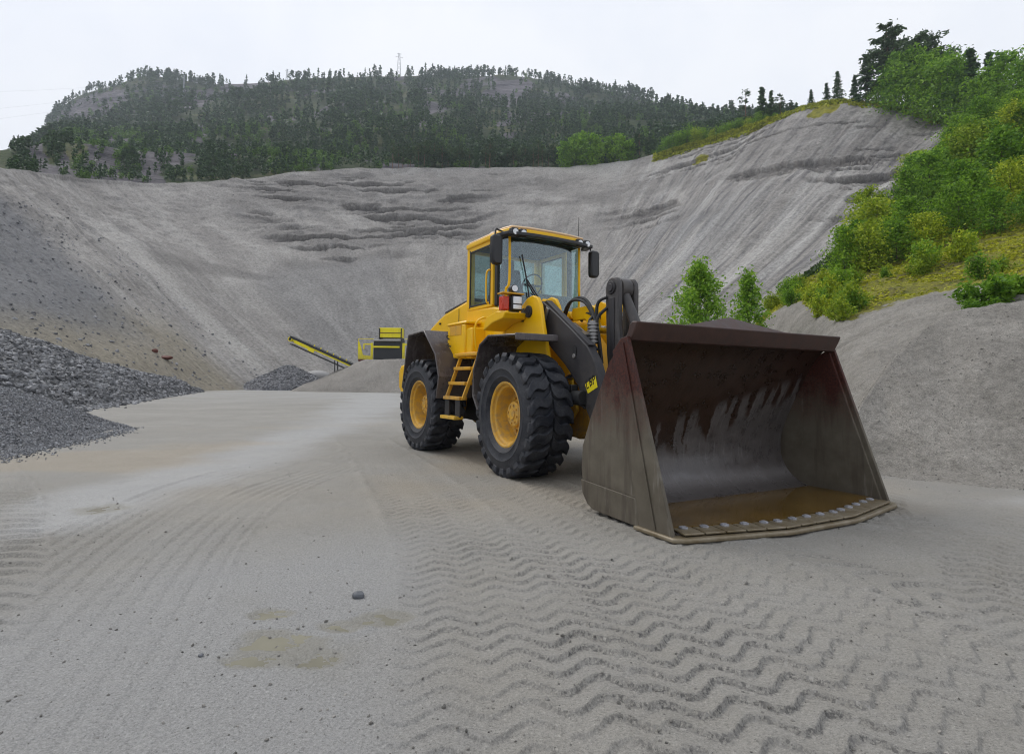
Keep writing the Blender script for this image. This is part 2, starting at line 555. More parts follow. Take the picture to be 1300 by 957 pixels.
def mk_sand():
    m = Mat('yard_sand')
    big = m.noise(0.35, 5, 0.6); mid = m.noise(2.3, 5, 0.6); fine = m.noise(75, 5, 0.8); grit = m.noise(200, 2, 0.6)
    gv = m.voro(120)
    c = m.mix(m.ramp(big, [(0.35, 0), (0.65, 1)]), (0.238, 0.224, 0.196), (0.305, 0.288, 0.256))
    c = m.mix(m.ramp(mid, [(0.35, 0.0), (0.7, 0.55)]), c, (0.285, 0.275, 0.255))
    c = m.mix(m.math('MULTIPLY', m.attr('pale'), 0.6), c, (0.40, 0.40, 0.398))
    c = m.mix(m.math('MULTIPLY', m.attr('ochre'), 0.5), c, (0.33, 0.275, 0.20))
    c = m.mix(m.math('MULTIPLY', m.attr('silt'), 0.75), c, (0.295, 0.292, 0.286))
    spk = m.math('ADD', m.math('MULTIPLY', fine, 0.6), m.math('MULTIPLY', grit, 0.4))
    c = m.mix(1.0, c, m.ramp(spk, [(0.30, 0.22), (0.45, 0.82), (0.60, 1.18), (0.72, 1.85)]), 'MULTIPLY')
    grit_shade = m.attr('grit')
    peb = m.voro(55, out='Color')
    pv = m.ramp(peb, [(0.0, (0.03, 0.03, 0.032)), (0.45, (0.10, 0.095, 0.09)), (0.85, (0.26, 0.25, 0.23)), (1.0, (0.42, 0.40, 0.37))])
    gm = m.math('MULTIPLY', grit_shade, m.ramp(m.noise(60, 3, 0.75), [(0.44, 0.0), (0.56, 1.0)]))
    c = m.mix(m.math('MULTIPLY', gm, 0.8), c, pv)  # dark grains; along the tread lines their colour also paints in shade
    damp = m.attr('damp')
    c = m.mix(m.math('MULTIPLY', damp, 0.55), c, (0.20, 0.185, 0.145))
    m.set(color=c, rough=m.math('SUBTRACT', m.ramp(mid, [(0.3, 0.62), (0.7, 0.85)]), m.math('MULTIPLY', damp, 0.3)), spec=0.3)
    far = m.bump(mid, 0.25, 0.06)
    h = m.math('ADD', m.math('MULTIPLY', fine, 0.7), m.math('MULTIPLY', m.voro(70), 0.5))
    m.set(normal=m.bump(h, 0.8, 0.011, far))
    return m.m


MT['yard_sand'] = mk_sand()


def mk_slope():
    """gravelly sand face; attributes: fall (u across fall line), down (v along it), wet (damp strata), moss"""
    m = Mat('quarry_sand')
    u = m.attr('fall'); v = m.attr('down')
    vec = m.node('ShaderNodeCombineXYZ', {0: u, 1: v, 2: 0.0}).outputs[0]
    rill = m.noise(1.0, 5, 0.62, m.map((1.1, 0.05, 1), vec=vec))
    rill2 = m.noise(1.0, 4, 0.6, m.map((0.32, 0.016, 1), vec=vec, loc=(5, 3, 0)))
    n = m.noise(0.16, 6, 0.65); fine = m.noise(2.6, 5, 0.75); f2 = m.noise(11, 4, 0.7)
    c = m.mix(m.ramp(n, [(0.33, 0), (0.67, 1)]), (0.232, 0.217, 0.20), (0.325, 0.306, 0.283))
    rw = m.attr('rillw')
    c = m.mix(m.math('MULTIPLY', rw, m.ramp(rill, [(0.36, 0.9), (0.52, 0.0)])), c, (0.118, 0.112, 0.115))
    c = m.mix(m.math('MULTIPLY', rw, m.ramp(rill2, [(0.50, 0.0), (0.68, 0.9)])), c, (0.46, 0.445, 0.42))
    smear = m.noise(1.0, 6, 0.68, m.map((0.11, 0.045, 1), vec=vec, loc=(2, 9, 0)), 1.2)
    c = m.mix(m.ramp(smear, [(0.50, 0.0), (0.66, 0.75)]), c, (0.385, 0.366, 0.34))
    c = m.mix(m.ramp(smear, [(0.28, 0.6), (0.44, 0.0)]), c, (0.20, 0.19, 0.182))
    c = m.mix(m.math('MULTIPLY', m.attr('wet'), 0.9), c, (0.098, 0.090, 0.084))
    c = m.mix(m.math('MULTIPLY', m.attr('pale'), 0.6), c, (0.44, 0.42, 0.39))
    c = m.mix(m.math('MULTIPLY', m.attr('grey'), 0.8), c, (0.155, 0.158, 0.165))
    c = m.mix(m.math('MULTIPLY', m.attr('ochre'), 0.55), c, (0.235, 0.20, 0.125))
    c = m.mix(1.0, c, m.ramp(fine, [(0.28, 0.48), (0.5, 1.0), (0.74, 1.4)]), 'MULTIPLY')
    c = m.mix(1.0, c, m.ramp(f2, [(0.3, 0.82), (0.5, 1.0), (0.72, 1.16)]), 'MULTIPLY')
    mn = m.noise(0.7, 5, 0.7)
    mossc = m.mix(m.ramp(mn, [(0.3, 0), (0.7, 1)]), (0.085, 0.10, 0.014), (0.30, 0.27, 0.03))
    mm = m.ramp(m.math('ADD', m.attr('moss'), m.math('MULTIPLY', m.math('SUBTRACT', m.noise(0.5, 5, 0.7), 0.5), 1.2)), [(0.45, 0), (0.58, 1)])
    c = m.mix(mm, c, mossc)
    m.set(color=c, rough=0.85, spec=0.2)
    h = m.math('ADD', m.math('MULTIPLY', fine, 0.6), m.math('MULTIPLY', rill, 0.7))
    m.set(normal=m.bump(f2, 0.5, 0.10, m.bump(h, 0.7, 0.5)))
    return m.m


MT['quarry_sand'] = mk_slope()


def mk_bank():
    m = Mat('bank_ground')
    n = m.noise(0.9, 6, 0.65); fine = m.noise(9, 5, 0.75); f2 = m.noise(55, 4, 0.7)
    c = m.mix(m.ramp(n, [(0.33, 0), (0.67, 1)]), (0.215, 0.20, 0.176), (0.31, 0.29, 0.258))
    c = m.mix(1.0, c, m.ramp(fine, [(0.28, 0.66), (0.5, 1.0), (0.74, 1.25)]), 'MULTIPLY')
    c = m.mix(1.0, c, m.ramp(f2, [(0.28, 0.55), (0.5, 1.0), (0.72, 1.45)]), 'MULTIPLY')
    mn = m.noise(2.6, 6, 0.75); mn2 = m.noise(14, 4, 0.7)
    mossc = m.mix(m.ramp(mn, [(0.3, 0), (0.68, 1)]), (0.10, 0.115, 0.015), (0.37, 0.345, 0.032))
    mossc = m.mix(m.ramp(mn2, [(0.36, 0.85), (0.58, 0)]), mossc, (0.055, 0.052, 0.018))
    mossc = m.mix(m.ramp(m.noise(0.6, 4), [(0.5, 0), (0.66, 0.6)]), mossc, (0.10, 0.085, 0.05))
    mm = m.ramp(m.math('ADD', m.attr('moss'), m.math('MULTIPLY', m.math('SUBTRACT', m.noise(1.3, 6, 0.75), 0.5), 1.5)), [(0.45, 0), (0.55, 1)])
    c = m.mix(mm, c, mossc)
    soil = m.attr('soil')
    c = m.mix(soil, c, m.mix(m.ramp(fine, [(0.3, 0), (0.7, 1)]), (0.022, 0.035, 0.010), (0.06, 0.085, 0.018)))
    m.set(color=c, rough=0.85, spec=0.2)
    h = m.math('ADD', m.math('MULTIPLY', fine, 0.7), m.math('MULTIPLY', f2, 0.3))
    m.set(normal=m.bump(h, 0.8, 0.10))
    return m.m


MT['bank_ground'] = mk_bank()


def mk_heap(name, a, b, scale, dist, hs=(0.0, 0.4)):
    m = Mat(name)
    n = m.noise(0.8, 5, 0.6)
    pe = m.voro(scale, out='Color')
    c = m.mix(m.ramp(n, [(0.3, 0), (0.7, 1)]), a, b)
    c = m.mix(1.0, c, m.ramp(pe, [(0.0, 0.35), (0.5, 0.9), (1.0, 1.6)]), 'MULTIPLY')
    m.set(color=c, rough=0.75, spec=0.3)
    m.set(normal=m.bump(m.voro(scale), 0.9, dist))
    MT[name] = m.m
    return m.m


mk_heap('gravel_ground', (0.12, 0.122, 0.13), (0.17, 0.172, 0.18), 26, 0.03)
mk_heap('cobble_ground', (0.085, 0.086, 0.09), (0.125, 0.126, 0.13), 7, 0.1)
mk_heap('far_gravel_ground', (0.15, 0.15, 0.16), (0.19, 0.19, 0.20), 6, 0.1)
mk_heap('sand_heap_ground', (0.235, 0.215, 0.19), (0.29, 0.27, 0.24), 30, 0.03)


def mk_stone(name, lo, hi):
    m = Mat(name)
    g = m.node('ShaderNodeNewGeometry').outputs['Random Per Island']
    c = m.ramp(g, [(0.0, lo), (0.55, tuple((a + b) / 2.2 for a, b in zip(lo, hi))), (1.0, hi)])
    c = m.mix(1.0, c, m.ramp(m.noise(14, 5, 0.7), [(0.3, 0.7), (0.7, 1.25)]), 'MULTIPLY')
    m.set(color=c, rough=0.62, spec=0.4)
    m.set(normal=m.bump(m.noise(40, 4), 0.3, 0.01))
    MT[name] = m.m
    return m.m


mk_stone('stone_grey', (0.055, 0.056, 0.060), (0.30, 0.30, 0.31))
mk_stone('stone_fine', (0.070, 0.072, 0.078), (0.30, 0.305, 0.32))
mk_stone('stone_sand', (0.09, 0.085, 0.075), (0.33, 0.31, 0.28))
plain('bucket_rail', (0.050, 0.025, 0.019), 0.5, 0, 0.35, 9, 0.2, 0.35)
plain('boulder_pale', (0.30, 0.29, 0.28), 0.7, 0, 0.2, 8, 0.3)
plain('pebble_dark', (0.10, 0.105, 0.115), 0.5, 0, 0.3, 30, 0.3)


def mk_leaf(name, lo, hi, trans=0.25):
    m = Mat(name)
    g = m.node('ShaderNodeNewGeometry').outputs['Random Per Island']
    oi = m.node('ShaderNodeObjectInfo').outputs['Random']
    c = m.ramp(g, [(0.0, lo), (1.0, hi)])
    c = m.mix(1.0, c, m.ramp(oi, [(0.0, (0.75, 0.82, 0.85)), (1.0, (1.2, 1.12, 0.95))]), 'MULTIPLY')
    m.set(color=c, rough=0.55, spec=0.25)
    tl = m.node('ShaderNodeBsdfTranslucent', {'Color': c})
    ms = m.node('ShaderNodeMixShader', {0: trans})
    m.t.links.new(m.b.outputs[0], ms.inputs[1]); m.t.links.new(tl.outputs[0], ms.inputs[2])
    m.t.links.new(ms.outputs[0], m.n['Material Output'].inputs['Surface'])
    MT[name] = m.m
    return m.m


mk_leaf('needles_pine', (0.035, 0.075, 0.034), (0.105, 0.165, 0.070), 0.3)
mk_leaf('needles_spruce', (0.032, 0.080, 0.034), (0.090, 0.165, 0.062), 0.3)
mk_leaf('leaves_birch', (0.062, 0.170, 0.016), (0.26, 0.45, 0.045), 0.42)
mk_leaf('leaves_bush', (0.055, 0.150, 0.012), (0.28, 0.47, 0.036), 0.42)
mk_leaf('leaves_young', (0.10, 0.24, 0.02), (0.36, 0.56, 0.06), 0.45)
mk_leaf('leaves_lime', (0.14, 0.24, 0.012), (0.48, 0.56, 0.045), 0.42)
mk_leaf('forest_needles', (0.024, 0.056, 0.026), (0.090, 0.155, 0.055), 0.2)
mk_leaf('forest_leaves', (0.055, 0.130, 0.022), (0.15, 0.27, 0.045), 0.3)
mk_leaf('moss_tufts', (0.15, 0.185, 0.016), (0.52, 0.53, 0.045), 0.36)
mk_leaf('leaves_gap_shade', (0.016, 0.042, 0.008), (0.060, 0.115, 0.014), 0.2)  # leaf colour darkened to paint the shade in gaps between shrubs
plain('bark_pine', (0.165, 0.095, 0.060), 0.85, 0, 0.35, 3, 0.3)
plain('bark_spruce', (0.085, 0.070, 0.058), 0.85, 0, 0.3, 3, 0.3)
plain('bark_birch', (0.34, 0.33, 0.30), 0.7, 0, 0.4, 6, 0.2)
plain('bark_shrub', (0.10, 0.08, 0.05), 0.8, 0, 0.3, 6, 0.2)


def mk_hill():
    m = Mat('hill_ground')
    n = m.noise(0.02, 7, 0.68); f = m.noise(0.12, 6, 0.7)
    st = m.noise(1.0, 6, 0.7, m.map((0.035, 0.035, 0.13)))
    rock = m.mix(m.ramp(st, [(0.36, 0), (0.64, 1)]), (0.030, 0.028, 0.035), (0.175, 0.160, 0.168))
    veg = m.mix(m.ramp(f, [(0.3, 0), (0.7, 1)]), (0.020, 0.034, 0.014), (0.060, 0.080, 0.026))
    veg = m.mix(m.ramp(m.noise(0.05, 4), [(0.55, 0), (0.68, 0.6)]), veg, (0.15, 0.14, 0.06))
    k = m.ramp(m.math('ADD', m.attr('rock'), m.math('MULTIPLY', m.math('SUBTRACT', f, 0.5), 0.9)), [(0.45, 0), (0.6, 1)])
    m.set(color=m.mix(k, veg, rock), rough=0.9, spec=0.15)
    m.set(normal=m.bump(st, 0.9, 5.0))
    return m.m


MT['hill_ground'] = mk_hill()


# ================================================================== THE SETTING: yard, quarry face, hill, bank
# ---- tyre lanes pressed into the yard sand: (path, half width, tread period, depth, kind)
LANES = [
    ([(-1.30, 1.2), (-1.75, 2.6), (-2.35, 4.2), (-2.7, 6.0), (-2.2, 9.0), (-1.0, 13.0)], 0.30, 0.16, 0.023, 'truck'),
    ([(-2.1, 1.6), (-2.7, 3.0), (-3.3, 4.6), (-3.6, 6.5), (-3.2, 10.0), (-2.5, 14.0)], 0.30, 0.15, 0.023, 'truck'),
    ([(-2.0, 1.4), (-2.5, 2.3), (-3.4, 3.6), (-5.0, 5.4), (-8.0, 8.4)], 0.38, 0.21, 0.040, 'loader'),
    ([(-3.0, 2.0), (-4.0, 3.4), (-5.4, 5.0), (-8.8, 8.2)], 0.30, 0.19, 0.022, 'loader'),
    ([(3.6, 1.2), (2.9, 2.4), (2.3, 3.4), (1.0, 5.2), (-1.0, 7.3), (-4.0, 10.0)], 0.36, 0.21, 0.020, 'loader'),
    ([(5.4, 3.2), (4.6, 3.9), (3.6, 4.7), (3.3, 5.4), (4.5, 7.2)], 0.36, 0.21, 0.026, 'loader'),
    ([(3.0, 1.3), (3.2, 2.3), (3.8, 3.5), (5.0, 4.8), (7.0, 6.1)], 0.50, 0.142, 0.023, 'wide'),
    ([(2.4, 0.9), (2.55, 2.0), (2.95, 3.2), (3.9, 4.3), (5.6, 5.3), (8.0, 6.0)], 0.46, 0.138, 0.023, 'wide'),
    ([(1.98, 1.0), (1.86, 2.3), (1.58, 3.6), (0.85, 5.2), (-0.3, 7.6), (-2.3, 12.0)], 0.47, 0.138, 0.020, 'wide'),
    ([(1.06, 1.0), (0.96, 2.3), (0.72, 3.6), (0.08, 5.4), (-0.85, 7.8), (-2.9, 13.0)], 0.47, 0.138, 0.020, 'wide'),
    ([(0.12, 1.0), (0.05, 2.3), (-0.16, 3.6), (-0.70, 5.4), (-1.55, 7.8), (-3.6, 13.0)], 0.47, 0.134, 0.020, 'wide'),
]


def lane_heights(X, Y, H, GR):
    for li, (path, hw, per, dep, kind) in enumerate(LANES):
        P = np.array(path, float)
        # resample
        seg = np.linalg.norm(np.diff(P, axis=0), axis=1); cum = np.concatenate([[0], np.cumsum(seg)])
        tt = np.linspace(0, cum[-1], 60)
        Q = np.stack([smooth_interp(tt, cum, P[:, 0], 3), smooth_interp(tt, cum, P[:, 1], 3)], 1)
        sq = np.concatenate([[0], np.cumsum(np.linalg.norm(np.diff(Q, axis=0), axis=1))])
        box = (X > Q[:, 0].min() - 1) & (X < Q[:, 0].max() + 1) & (Y > Q[:, 1].min() - 1) & (Y < Q[:, 1].max() + 1)
        idx = np.nonzero(box.ravel())[0]
        x = X.ravel()[idx]; y = Y.ravel()[idx]
        best = np.full(len(x), 1e9); S = np.zeros(len(x)); V = np.zeros(len(x))
        for k in range(len(Q) - 1):
            a = Q[k]; d = Q[k + 1] - a; L = np.linalg.norm(d); d = d / L
            t = np.clip((x - a[0]) * d[0] + (y - a[1]) * d[1], 0, L)
            ex = x - a[0] - d[0] * t; ey = y - a[1] - d[1] * t
            dist = np.hypot(ex, ey)
            m = dist < best
            best[m] = dist[m]; S[m] = sq[k] + t[m]; V[m] = (d[0] * ey - d[1] * ex)[m]
        v = V / hw
        wob = 0.15 * fbm(S * 2.1, v * 0.6 + li * 7, 40 + li, 2)
        patch = sstep(-0.40, 0.25, fbm(x * 1.1, y * 1.1, 60 + li, 3))
        fade = sstep(1.18, 0.98, np.abs(v)) * np.clip(sq[-1] - S, 0, 1.5) / 1.5
        if kind == 'wide':
            vm = V + 0.03 * fbm(S * 0.8, V * 0 + li, 45 + li, 2)
            tri = 2 * np.abs(((vm / 0.31 + li * 0.37) % 1) - 0.5)
            tri = sstep(0.05, 0.95, tri)
            ph = S / per + 0.72 * tri + wob * 2.0
            p = ph - np.floor(ph)
            prof = np.where(p < 0.08, p / 0.08, 1 - (p - 0.08) / 0.92)
            prof = prof ** 1.5
            h = dep * (prof - 0.45) * (0.60 + 0.40 * patch) * (0.75 + 0.45 * vnoise(x * 4, y * 4, 47 + li))
            gr = sstep(0.20, 0.04, np.minimum(np.abs(p - 0.02), 1 - p)) * (0.35 + 0.65 * patch)  # coarse grit, also darkening the steep tread faces as painted shade
        elif kind == 'loader':
            ph = S / per + 0.50 * np.sin(v * 4.4 + 0.4) + 0.10 * np.sin(v * 9.0) + wob * 2.5
            p = ph - np.floor(ph)
            prof = np.where(p < 0.08, p / 0.08, 1 - (p - 0.08) / 0.92)
            prof = prof * prof * (3 - 2 * prof)
            h = dep * (prof - 0.62) * (0.45 + 0.55 * patch)
            gr = sstep(0.30, 0.02, np.minimum(p, 1 - p)) * (0.4 + 0.6 * patch)  # grit along the tread steps, its dark colour doubling as their shade
        else:
            ph = S / per + 0.5 * np.abs(v) + wob * 3
            p = ph - np.floor(ph)
            groove = np.abs(((v * 2.5) % 1) - 0.5) * 2
            prof = np.where(p < 0.3, p / 0.3, 1 - (p - 0.3) / 0.7)
            h = dep * (prof * 0.55 + sstep(0.25, 0.5, groove) * 0.6 - 0.8) * (0.3 + 0.7 * patch)
            gr = 0.25 * patch
        gr = gr * sstep(7.5, 3.2, np.hypot(x, y)); h = h * (0.55 + 0.45 * sstep(9.0, 4.0, np.hypot(x, y)))
        berm = dep * 0.75 * np.exp(-((np.abs(v) - 1.08) / 0.12) ** 2) * (0.4 + fbm(x * 5, y * 5, 90 + li, 2) * 0.8)
        Hf = H.ravel(); Gf = GR.ravel()
        base = Hf[idx]
        Hf[idx] = base * (1 - 0.8 * fade) + h * fade + np.clip(berm, 0, 1) * (np.clip(sq[-1] - S, 0, 1.5) / 1.5)
        Gf[idx] = np.maximum(Gf[idx] * (1 - 0.7 * fade), gr * fade)
    return H, GR


# puddles: photo pixel, lateral and depth radius in metres
PUDDLES = [(352, 822, 0.150, 0.130), (405, 836, 0.07, 0.06), (345, 779, 0.075, 0.055), (318, 838, 0.09, 0.05), (432, 795, 0.085, 0.05),
           (484, 784, 0.11, 0.075), (130, 646, 0.155, 0.16)]
PUD = []
for (px, py, rx, ry) in PUDDLES:
    c = gp(px, py); PUD.append([c[0], c[1], rx, ry, 0.0])

th = np.concatenate([np.linspace(-math.pi, -1.0, 26)[:-1], np.arange(-1.0, 1.0, 0.0027), np.linspace(1.0, math.pi, 26)])
rad = np.concatenate([[0.05], np.linspace(0.5, 1.45, 8), np.exp(np.arange(math.log(1.5), math.log(8.0), 0.0042)), np.exp(np.arange(math.log(8.0), math.log(13.0), 0.008)),
                      np.exp(np.arange(math.log(13.05), math.log(110), 0.022)), [120, 140, 170, 220, 300, 450, 600, 760]])
TH, RD = np.meshgrid(th, rad)
GX = RD * np.sin(TH); GY = RD * np.cos(TH)
GH = 0.030 * fbm(GX * 0.45, GY * 0.45, 1, 3) + 0.010 * fbm(GX * 2.2, GY * 2.2, 5, 3) + 0.0045 * fbm(GX * 11, GY * 11, 9, 3)
# smooth silty part front left
SIL = sstep(0.35, -0.35, GX - (-0.42 - 0.10 * (GY - 2.5)) + 0.22 * fbm(GX * 1.6, GY * 1.6, 12, 3)) * sstep(5.2, 3.4, GY + 0.4 * fbm(GX, GY, 13, 2)) * sstep(-3.2, -1.9, GX + 0.25 * fbm(GX * 1.5, GY * 1.5, 14, 2))
GRIT_SHADE = 0.35 * sstep(-0.1, 0.4, fbm(GX * 0.9, GY * 0.9, 15, 3)) * sstep(-1.0, 1.2, GX)
GH, GRIT_SHADE = lane_heights(GX, GY, GH, GRIT_SHADE)
GH = GH * (1 - 0.65 * SIL) + SIL * 0.004 * fbm(GX * 7, GY * 7, 19, 3)
GRIT_SHADE = GRIT_SHADE * (1 - SIL)
# lumps and clods
cl = fbm(GX * 16, GY * 16, 21, 3)
GH += 0.0028 * np.clip(cl - 0.1, 0, 1) * (1 - 0.5 * SIL)
GH += 0.0022 * np.clip(fbm(GX * 38, GY * 38, 23, 2), -0.3, 1) * sstep(9, 4, GY) * (1 - 0.6 * SIL)
fade_far = sstep(60, 25, RD)
GH *= fade_far
DAMP = 0.5 * sstep(0.25, 0.6, fbm(GX * 0.8, GY * 0.8, 39, 4)) * (SIL > 0.3)
_c0 = [float(np.median(GH[np.hypot((GX - q[0]) / q[2], (GY - q[1]) / q[3]) < 1.0])) for q in PUD]
LV = [min(_c0[:6]) - 0.003] * 6 + [_c0[6] - 0.004]
for pd, lvl in zip(PUD, LV):
    d = np.hypot((GX - pd[0]) / pd[2], (GY - pd[1]) / pd[3])
    pd[4] = lvl
    w = sstep(2.3, 1.4, d)
    bowl = lvl + 0.005 * (np.minimum(d, 2.2) ** 2 * 0.9 - 0.7 + 2.0 * fbm(GX / pd[2] * 1.5, GY / pd[3] * 1.5, 31, 5, 0.62))
    GH = GH * (1 - w) + bowl * w
    GRIT_SHADE *= (1 - w)
    DAMP = np.maximum(DAMP, sstep(1.75, 1.1, d + 0.5 * fbm(GX * 9, GY * 9, 38, 3)))
# flatten under the tyres and the bucket
gm = fast_mesh('ground', np.stack([GX, GY, GH], -1).reshape(-1, 3), grid_faces(len(rad), len(th))[:, ::-1])


def polydist(X, Y, pts):
    b = np.full(X.shape, 1e9)
    for (x0, y0), (x1, y1) in zip(pts[:-1], pts[1:]):
        L2 = (x1 - x0) ** 2 + (y1 - y0) ** 2
        t = np.clip(((X - x0) * (x1 - x0) + (Y - y0) * (y1 - y0)) / L2, 0, 1)
        b = np.minimum(b, np.hypot(X - x0 - t * (x1 - x0), Y - y0 - t * (y1 - y0)))
    return b


pl = [tuple(gp(*q)[:2]) for q in [(60, 668), (150, 628), (240, 602), (330, 575), (430, 535), (470, 515), (480, 500)]]
PALE = sstep(0.95, 0.1, polydist(GX, GY, pl) / (0.30 + 0.10 * GY) + 0.4 * fbm(GX * 0.9, GY * 0.9, 33, 3))
PALE = np.maximum(PALE, 0.7 * sstep(20, 45, GY) * sstep(-0.3, 0.5, fbm(GX * 0.12, GY * 0.12, 35, 3)))
PALE = np.maximum(PALE, sstep(1.0, 0.3, np.hypot((GX - 6.2) / 1.6, (GY - 5.9) / 0.55)))
OCH = sstep(0.0, 0.5, fbm(GX * 0.35, GY * 0.5, 37, 3)) * sstep(4.5, 6, GY) * sstep(18, 10, GY)
for nm, a in (('pale', PALE), ('ochre', OCH), ('silt', SIL), ('grit', GRIT_SHADE), ('damp', DAMP)):
    vattr(gm, nm, a)
ground = obj('ground', gm, MT['yard_sand'])
tag(ground, kind='structure')

for k_, (x, y, rx, ry, z) in enumerate(PUD):
    n = 40; z -= 0.0005 * k_
    V = [(x, y, z)] + [(x + 1.55 * rx * math.cos(2 * math.pi * i / n), y + 1.55 * ry * math.sin(2 * math.pi * i / n), z) for i in range(n)]
    o = obj('puddle', fast_mesh('puddle', V, np.array([(0, 1 + i, 1 + (i + 1) % n) for i in range(n)])), MT['puddle_water'])
    tag(o, kind='structure')


# ---- quarry face: base curve to rim curve, straight fall lines between
def normals_of(P):
    du = np.gradient(P, axis=1); dv = np.gradient(P, axis=0)
    n = np.cross(du, dv); n /= np.linalg.norm(n, axis=-1, keepdims=True) + 1e-9
    n[n[..., 2] < 0] *= -1
    return n


RIM = np.array([(-420, 160, 34), (-300, 172, 42), (-150, 192, 56), (0, 213, 76), (100, 225, 98), (180, 233, 115), (300, 229, 132), (380, 218, 142), (450, 214, 150),
                (600, 213, 158), (700, 213, 158), (760, 209, 155), (820, 200, 150), (860, 186, 142), (900, 176, 136), (960, 155, 124), (1010, 142, 115), (1060, 130, 108),
                (1100, 132, 103), (1140, 137, 98), (1195, 152, 90), (1300, 150, 76), (1420, 140, 64)], float)
BASE = np.array([(-420, -25, 20), (-300, -26, 30), (-150, -27, 45), (0, -28, 60), (100, -24, 66), (180, -20, 69), (300, -14, 71), (450, -8, 72.5),
                 (600, -5, 73), (700, -3, 72.5), (820, -2, 70), (900, -1, 67), (960, 0, 63), (1010, 1.5, 59), (1100, 4, 54), (1140, 6, 49), (1195, 8, 44), (1300, 11, 38), (1420, 13, 32)], float)
NU, NV = 1000, 280
up = np.linspace(-420, 1420, NU)
rpy = smooth_interp(up, RIM[:, 0], RIM[:, 1], 6); rD = smooth_interp(up, RIM[:, 0], RIM[:, 2], 12)
RP = np.array([at(a, b, c) for a, b, c in zip(up, rpy, rD)])
BP = np.stack([smooth_interp(up, BASE[:, 0], BASE[:, 1], 25), smooth_interp(up, BASE[:, 0], BASE[:, 2], 25), np.full(NU, -0.6)], -1)
tv = np.linspace(0, 1, NV)
RP[:, 2] += 0.35 * fbm(up * 0.05, 0 * up, 70, 4)
tz = tv ** 1.10
S0 = BP[None] * (1 - tv[:, None, None]) + RP[None] * tv[:, None, None]
S0[..., 2] = BP[None, :, 2] * (1 - tz[:, None]) + RP[None, :, 2] * tz[:, None]
arc = np.concatenate([[0], np.cumsum(np.linalg.norm(np.diff(RP * 0.6 + BP * 0.4, axis=0), axis=1))])
UM = np.broadcast_to(arc[None], (NV, NU)); lenf = np.linalg.norm(RP - BP, axis=1)
VM = tv[:, None] * lenf[None]
PX = np.broadcast_to(up[None], (NV, NU)); TV = np.broadcast_to(tv[:, None], (NV, NU))
Nn = normals_of(S0)
disp = 1.3 * fbm(UM * 0.035, VM * 0.03, 71, 3) * sstep(0, 0.15, TV)
rill = fbm(UM * 0.42 + 0.6 * fbm(UM * 0.05, VM * 0.05, 76, 2), VM * 0.022, 72, 4)
RW = np.clip(sstep(760, 900, PX) + 0.45 * sstep(230, 60, PX) + 0.05, 0, 1)
disp += 0.40 * rill * RW * sstep(0.03, 0.2, TV) * (1 - 0.5 * sstep(0.75, 0.95, TV))
disp += 0.9 * np.abs(fbm(UM * 0.10 + 0.02 * VM, VM * 0.07, 94, 4)) * (1 - 0.7 * RW) * sstep(0.2, 0.5, TV)
disp += 0.10 * fbm(UM * 1.6, VM * 0.09, 74, 3)
# damp strata: torn ledges under the rim of the back wall and of the right wall
zoneb = sstep(250, 350, PX) * sstep(680, 560, PX) * sstep(-0.45, -0.10, fbm(UM * 0.05 + VM * 0.03, VM * 0.06, 97, 3)) * sstep(0.52, 0.66, TV + 0.18 * fbm(UM * 0.05, VM * 0.05, 75, 2)) * sstep(1.0, 0.965, TV)
zoner = sstep(760, 880, PX) * sstep(0.42, 0.66, TV + 0.12 * fbm(UM * 0.05, VM * 0.05, 77, 2)) * sstep(1.0, 0.98, TV)
wx = UM + 5 * fbm(UM * 0.06, VM * 0.06, 78, 3)
wv = VM + 0.16 * UM * 0 + 3.0 * fbm(UM * 0.05, VM * 0.09, 79, 3)
stn = fbm(wx * 0.075 + wv * 0.05, wv * 0.42, 80, 5)
ledge = sstep(0.02, 0.16, stn + 0.10 * fbm(UM * 0.5, VM * 0.5, 95, 3))
stn2 = fbm(wx * 0.045, wv * 0.62, 83, 4)
ledge2 = sstep(0.04, 0.20, stn2) * sstep(-0.12, 0.10, fbm(UM * 0.07 + VM * 0.05, VM * 0.10, 96, 3))
WET = np.clip(1.15 * zoneb * ledge + 0.85 * zoner * ledge2, 0, 1)
WET = np.maximum(WET, 0.40 * sstep(0.2, 0.5, fbm(wx * 0.03, wv * 0.10, 85, 3)) * sstep(0.3, 0.5, TV))
disp += 0.7 * zoneb * fbm(UM * 0.22, VM * 0.42, 98, 4)
WET = np.maximum(WET, 0.38 * zoneb)
disp -= 1.3 * zoneb * ledge + 1.0 * zoner * ledge2
disp += 0.25 * fbm(UM * 0.9, VM * 0.9, 86, 3) * sstep(0.45, 0.7, TV)
disp *= sstep(1.0, 0.985, TV) * 0.9 + 0.1
P = S0 + Nn * disp[..., None]
qm = fast_mesh('quarry_slope', P.reshape(-1, 3), grid_faces(NV, NU))
GREY = sstep(-10, -90, PX + 260 * (1 - TV) * 0.4 - 40 + 60 * fbm(UM * 0.06, VM * 0.06, 87, 3)) * sstep(0.12, 0.3, TV)
GREY = np.maximum(GREY, 0.55 * sstep(840, 900, PX) * sstep(1120, 1000, PX) * sstep(0.66, 0.45, TV) * sstep(0.0, 0.35, fbm(UM * 0.22, VM * 0.012, 88, 3) + 0.15))
GREY = np.maximum(GREY, 0.40 * sstep(180, 260, PX) * sstep(480, 420, PX) * sstep(0.52, 0.45, TV + 0.06 * fbm(UM * 0.05, VM * 0.05, 89, 2)))
PALS = sstep(26, 8, np.abs(PX - 70 - 12 * fbm(VM * 0.05, UM * 0, 90, 2))) * sstep(0.86, 0.7, TV)
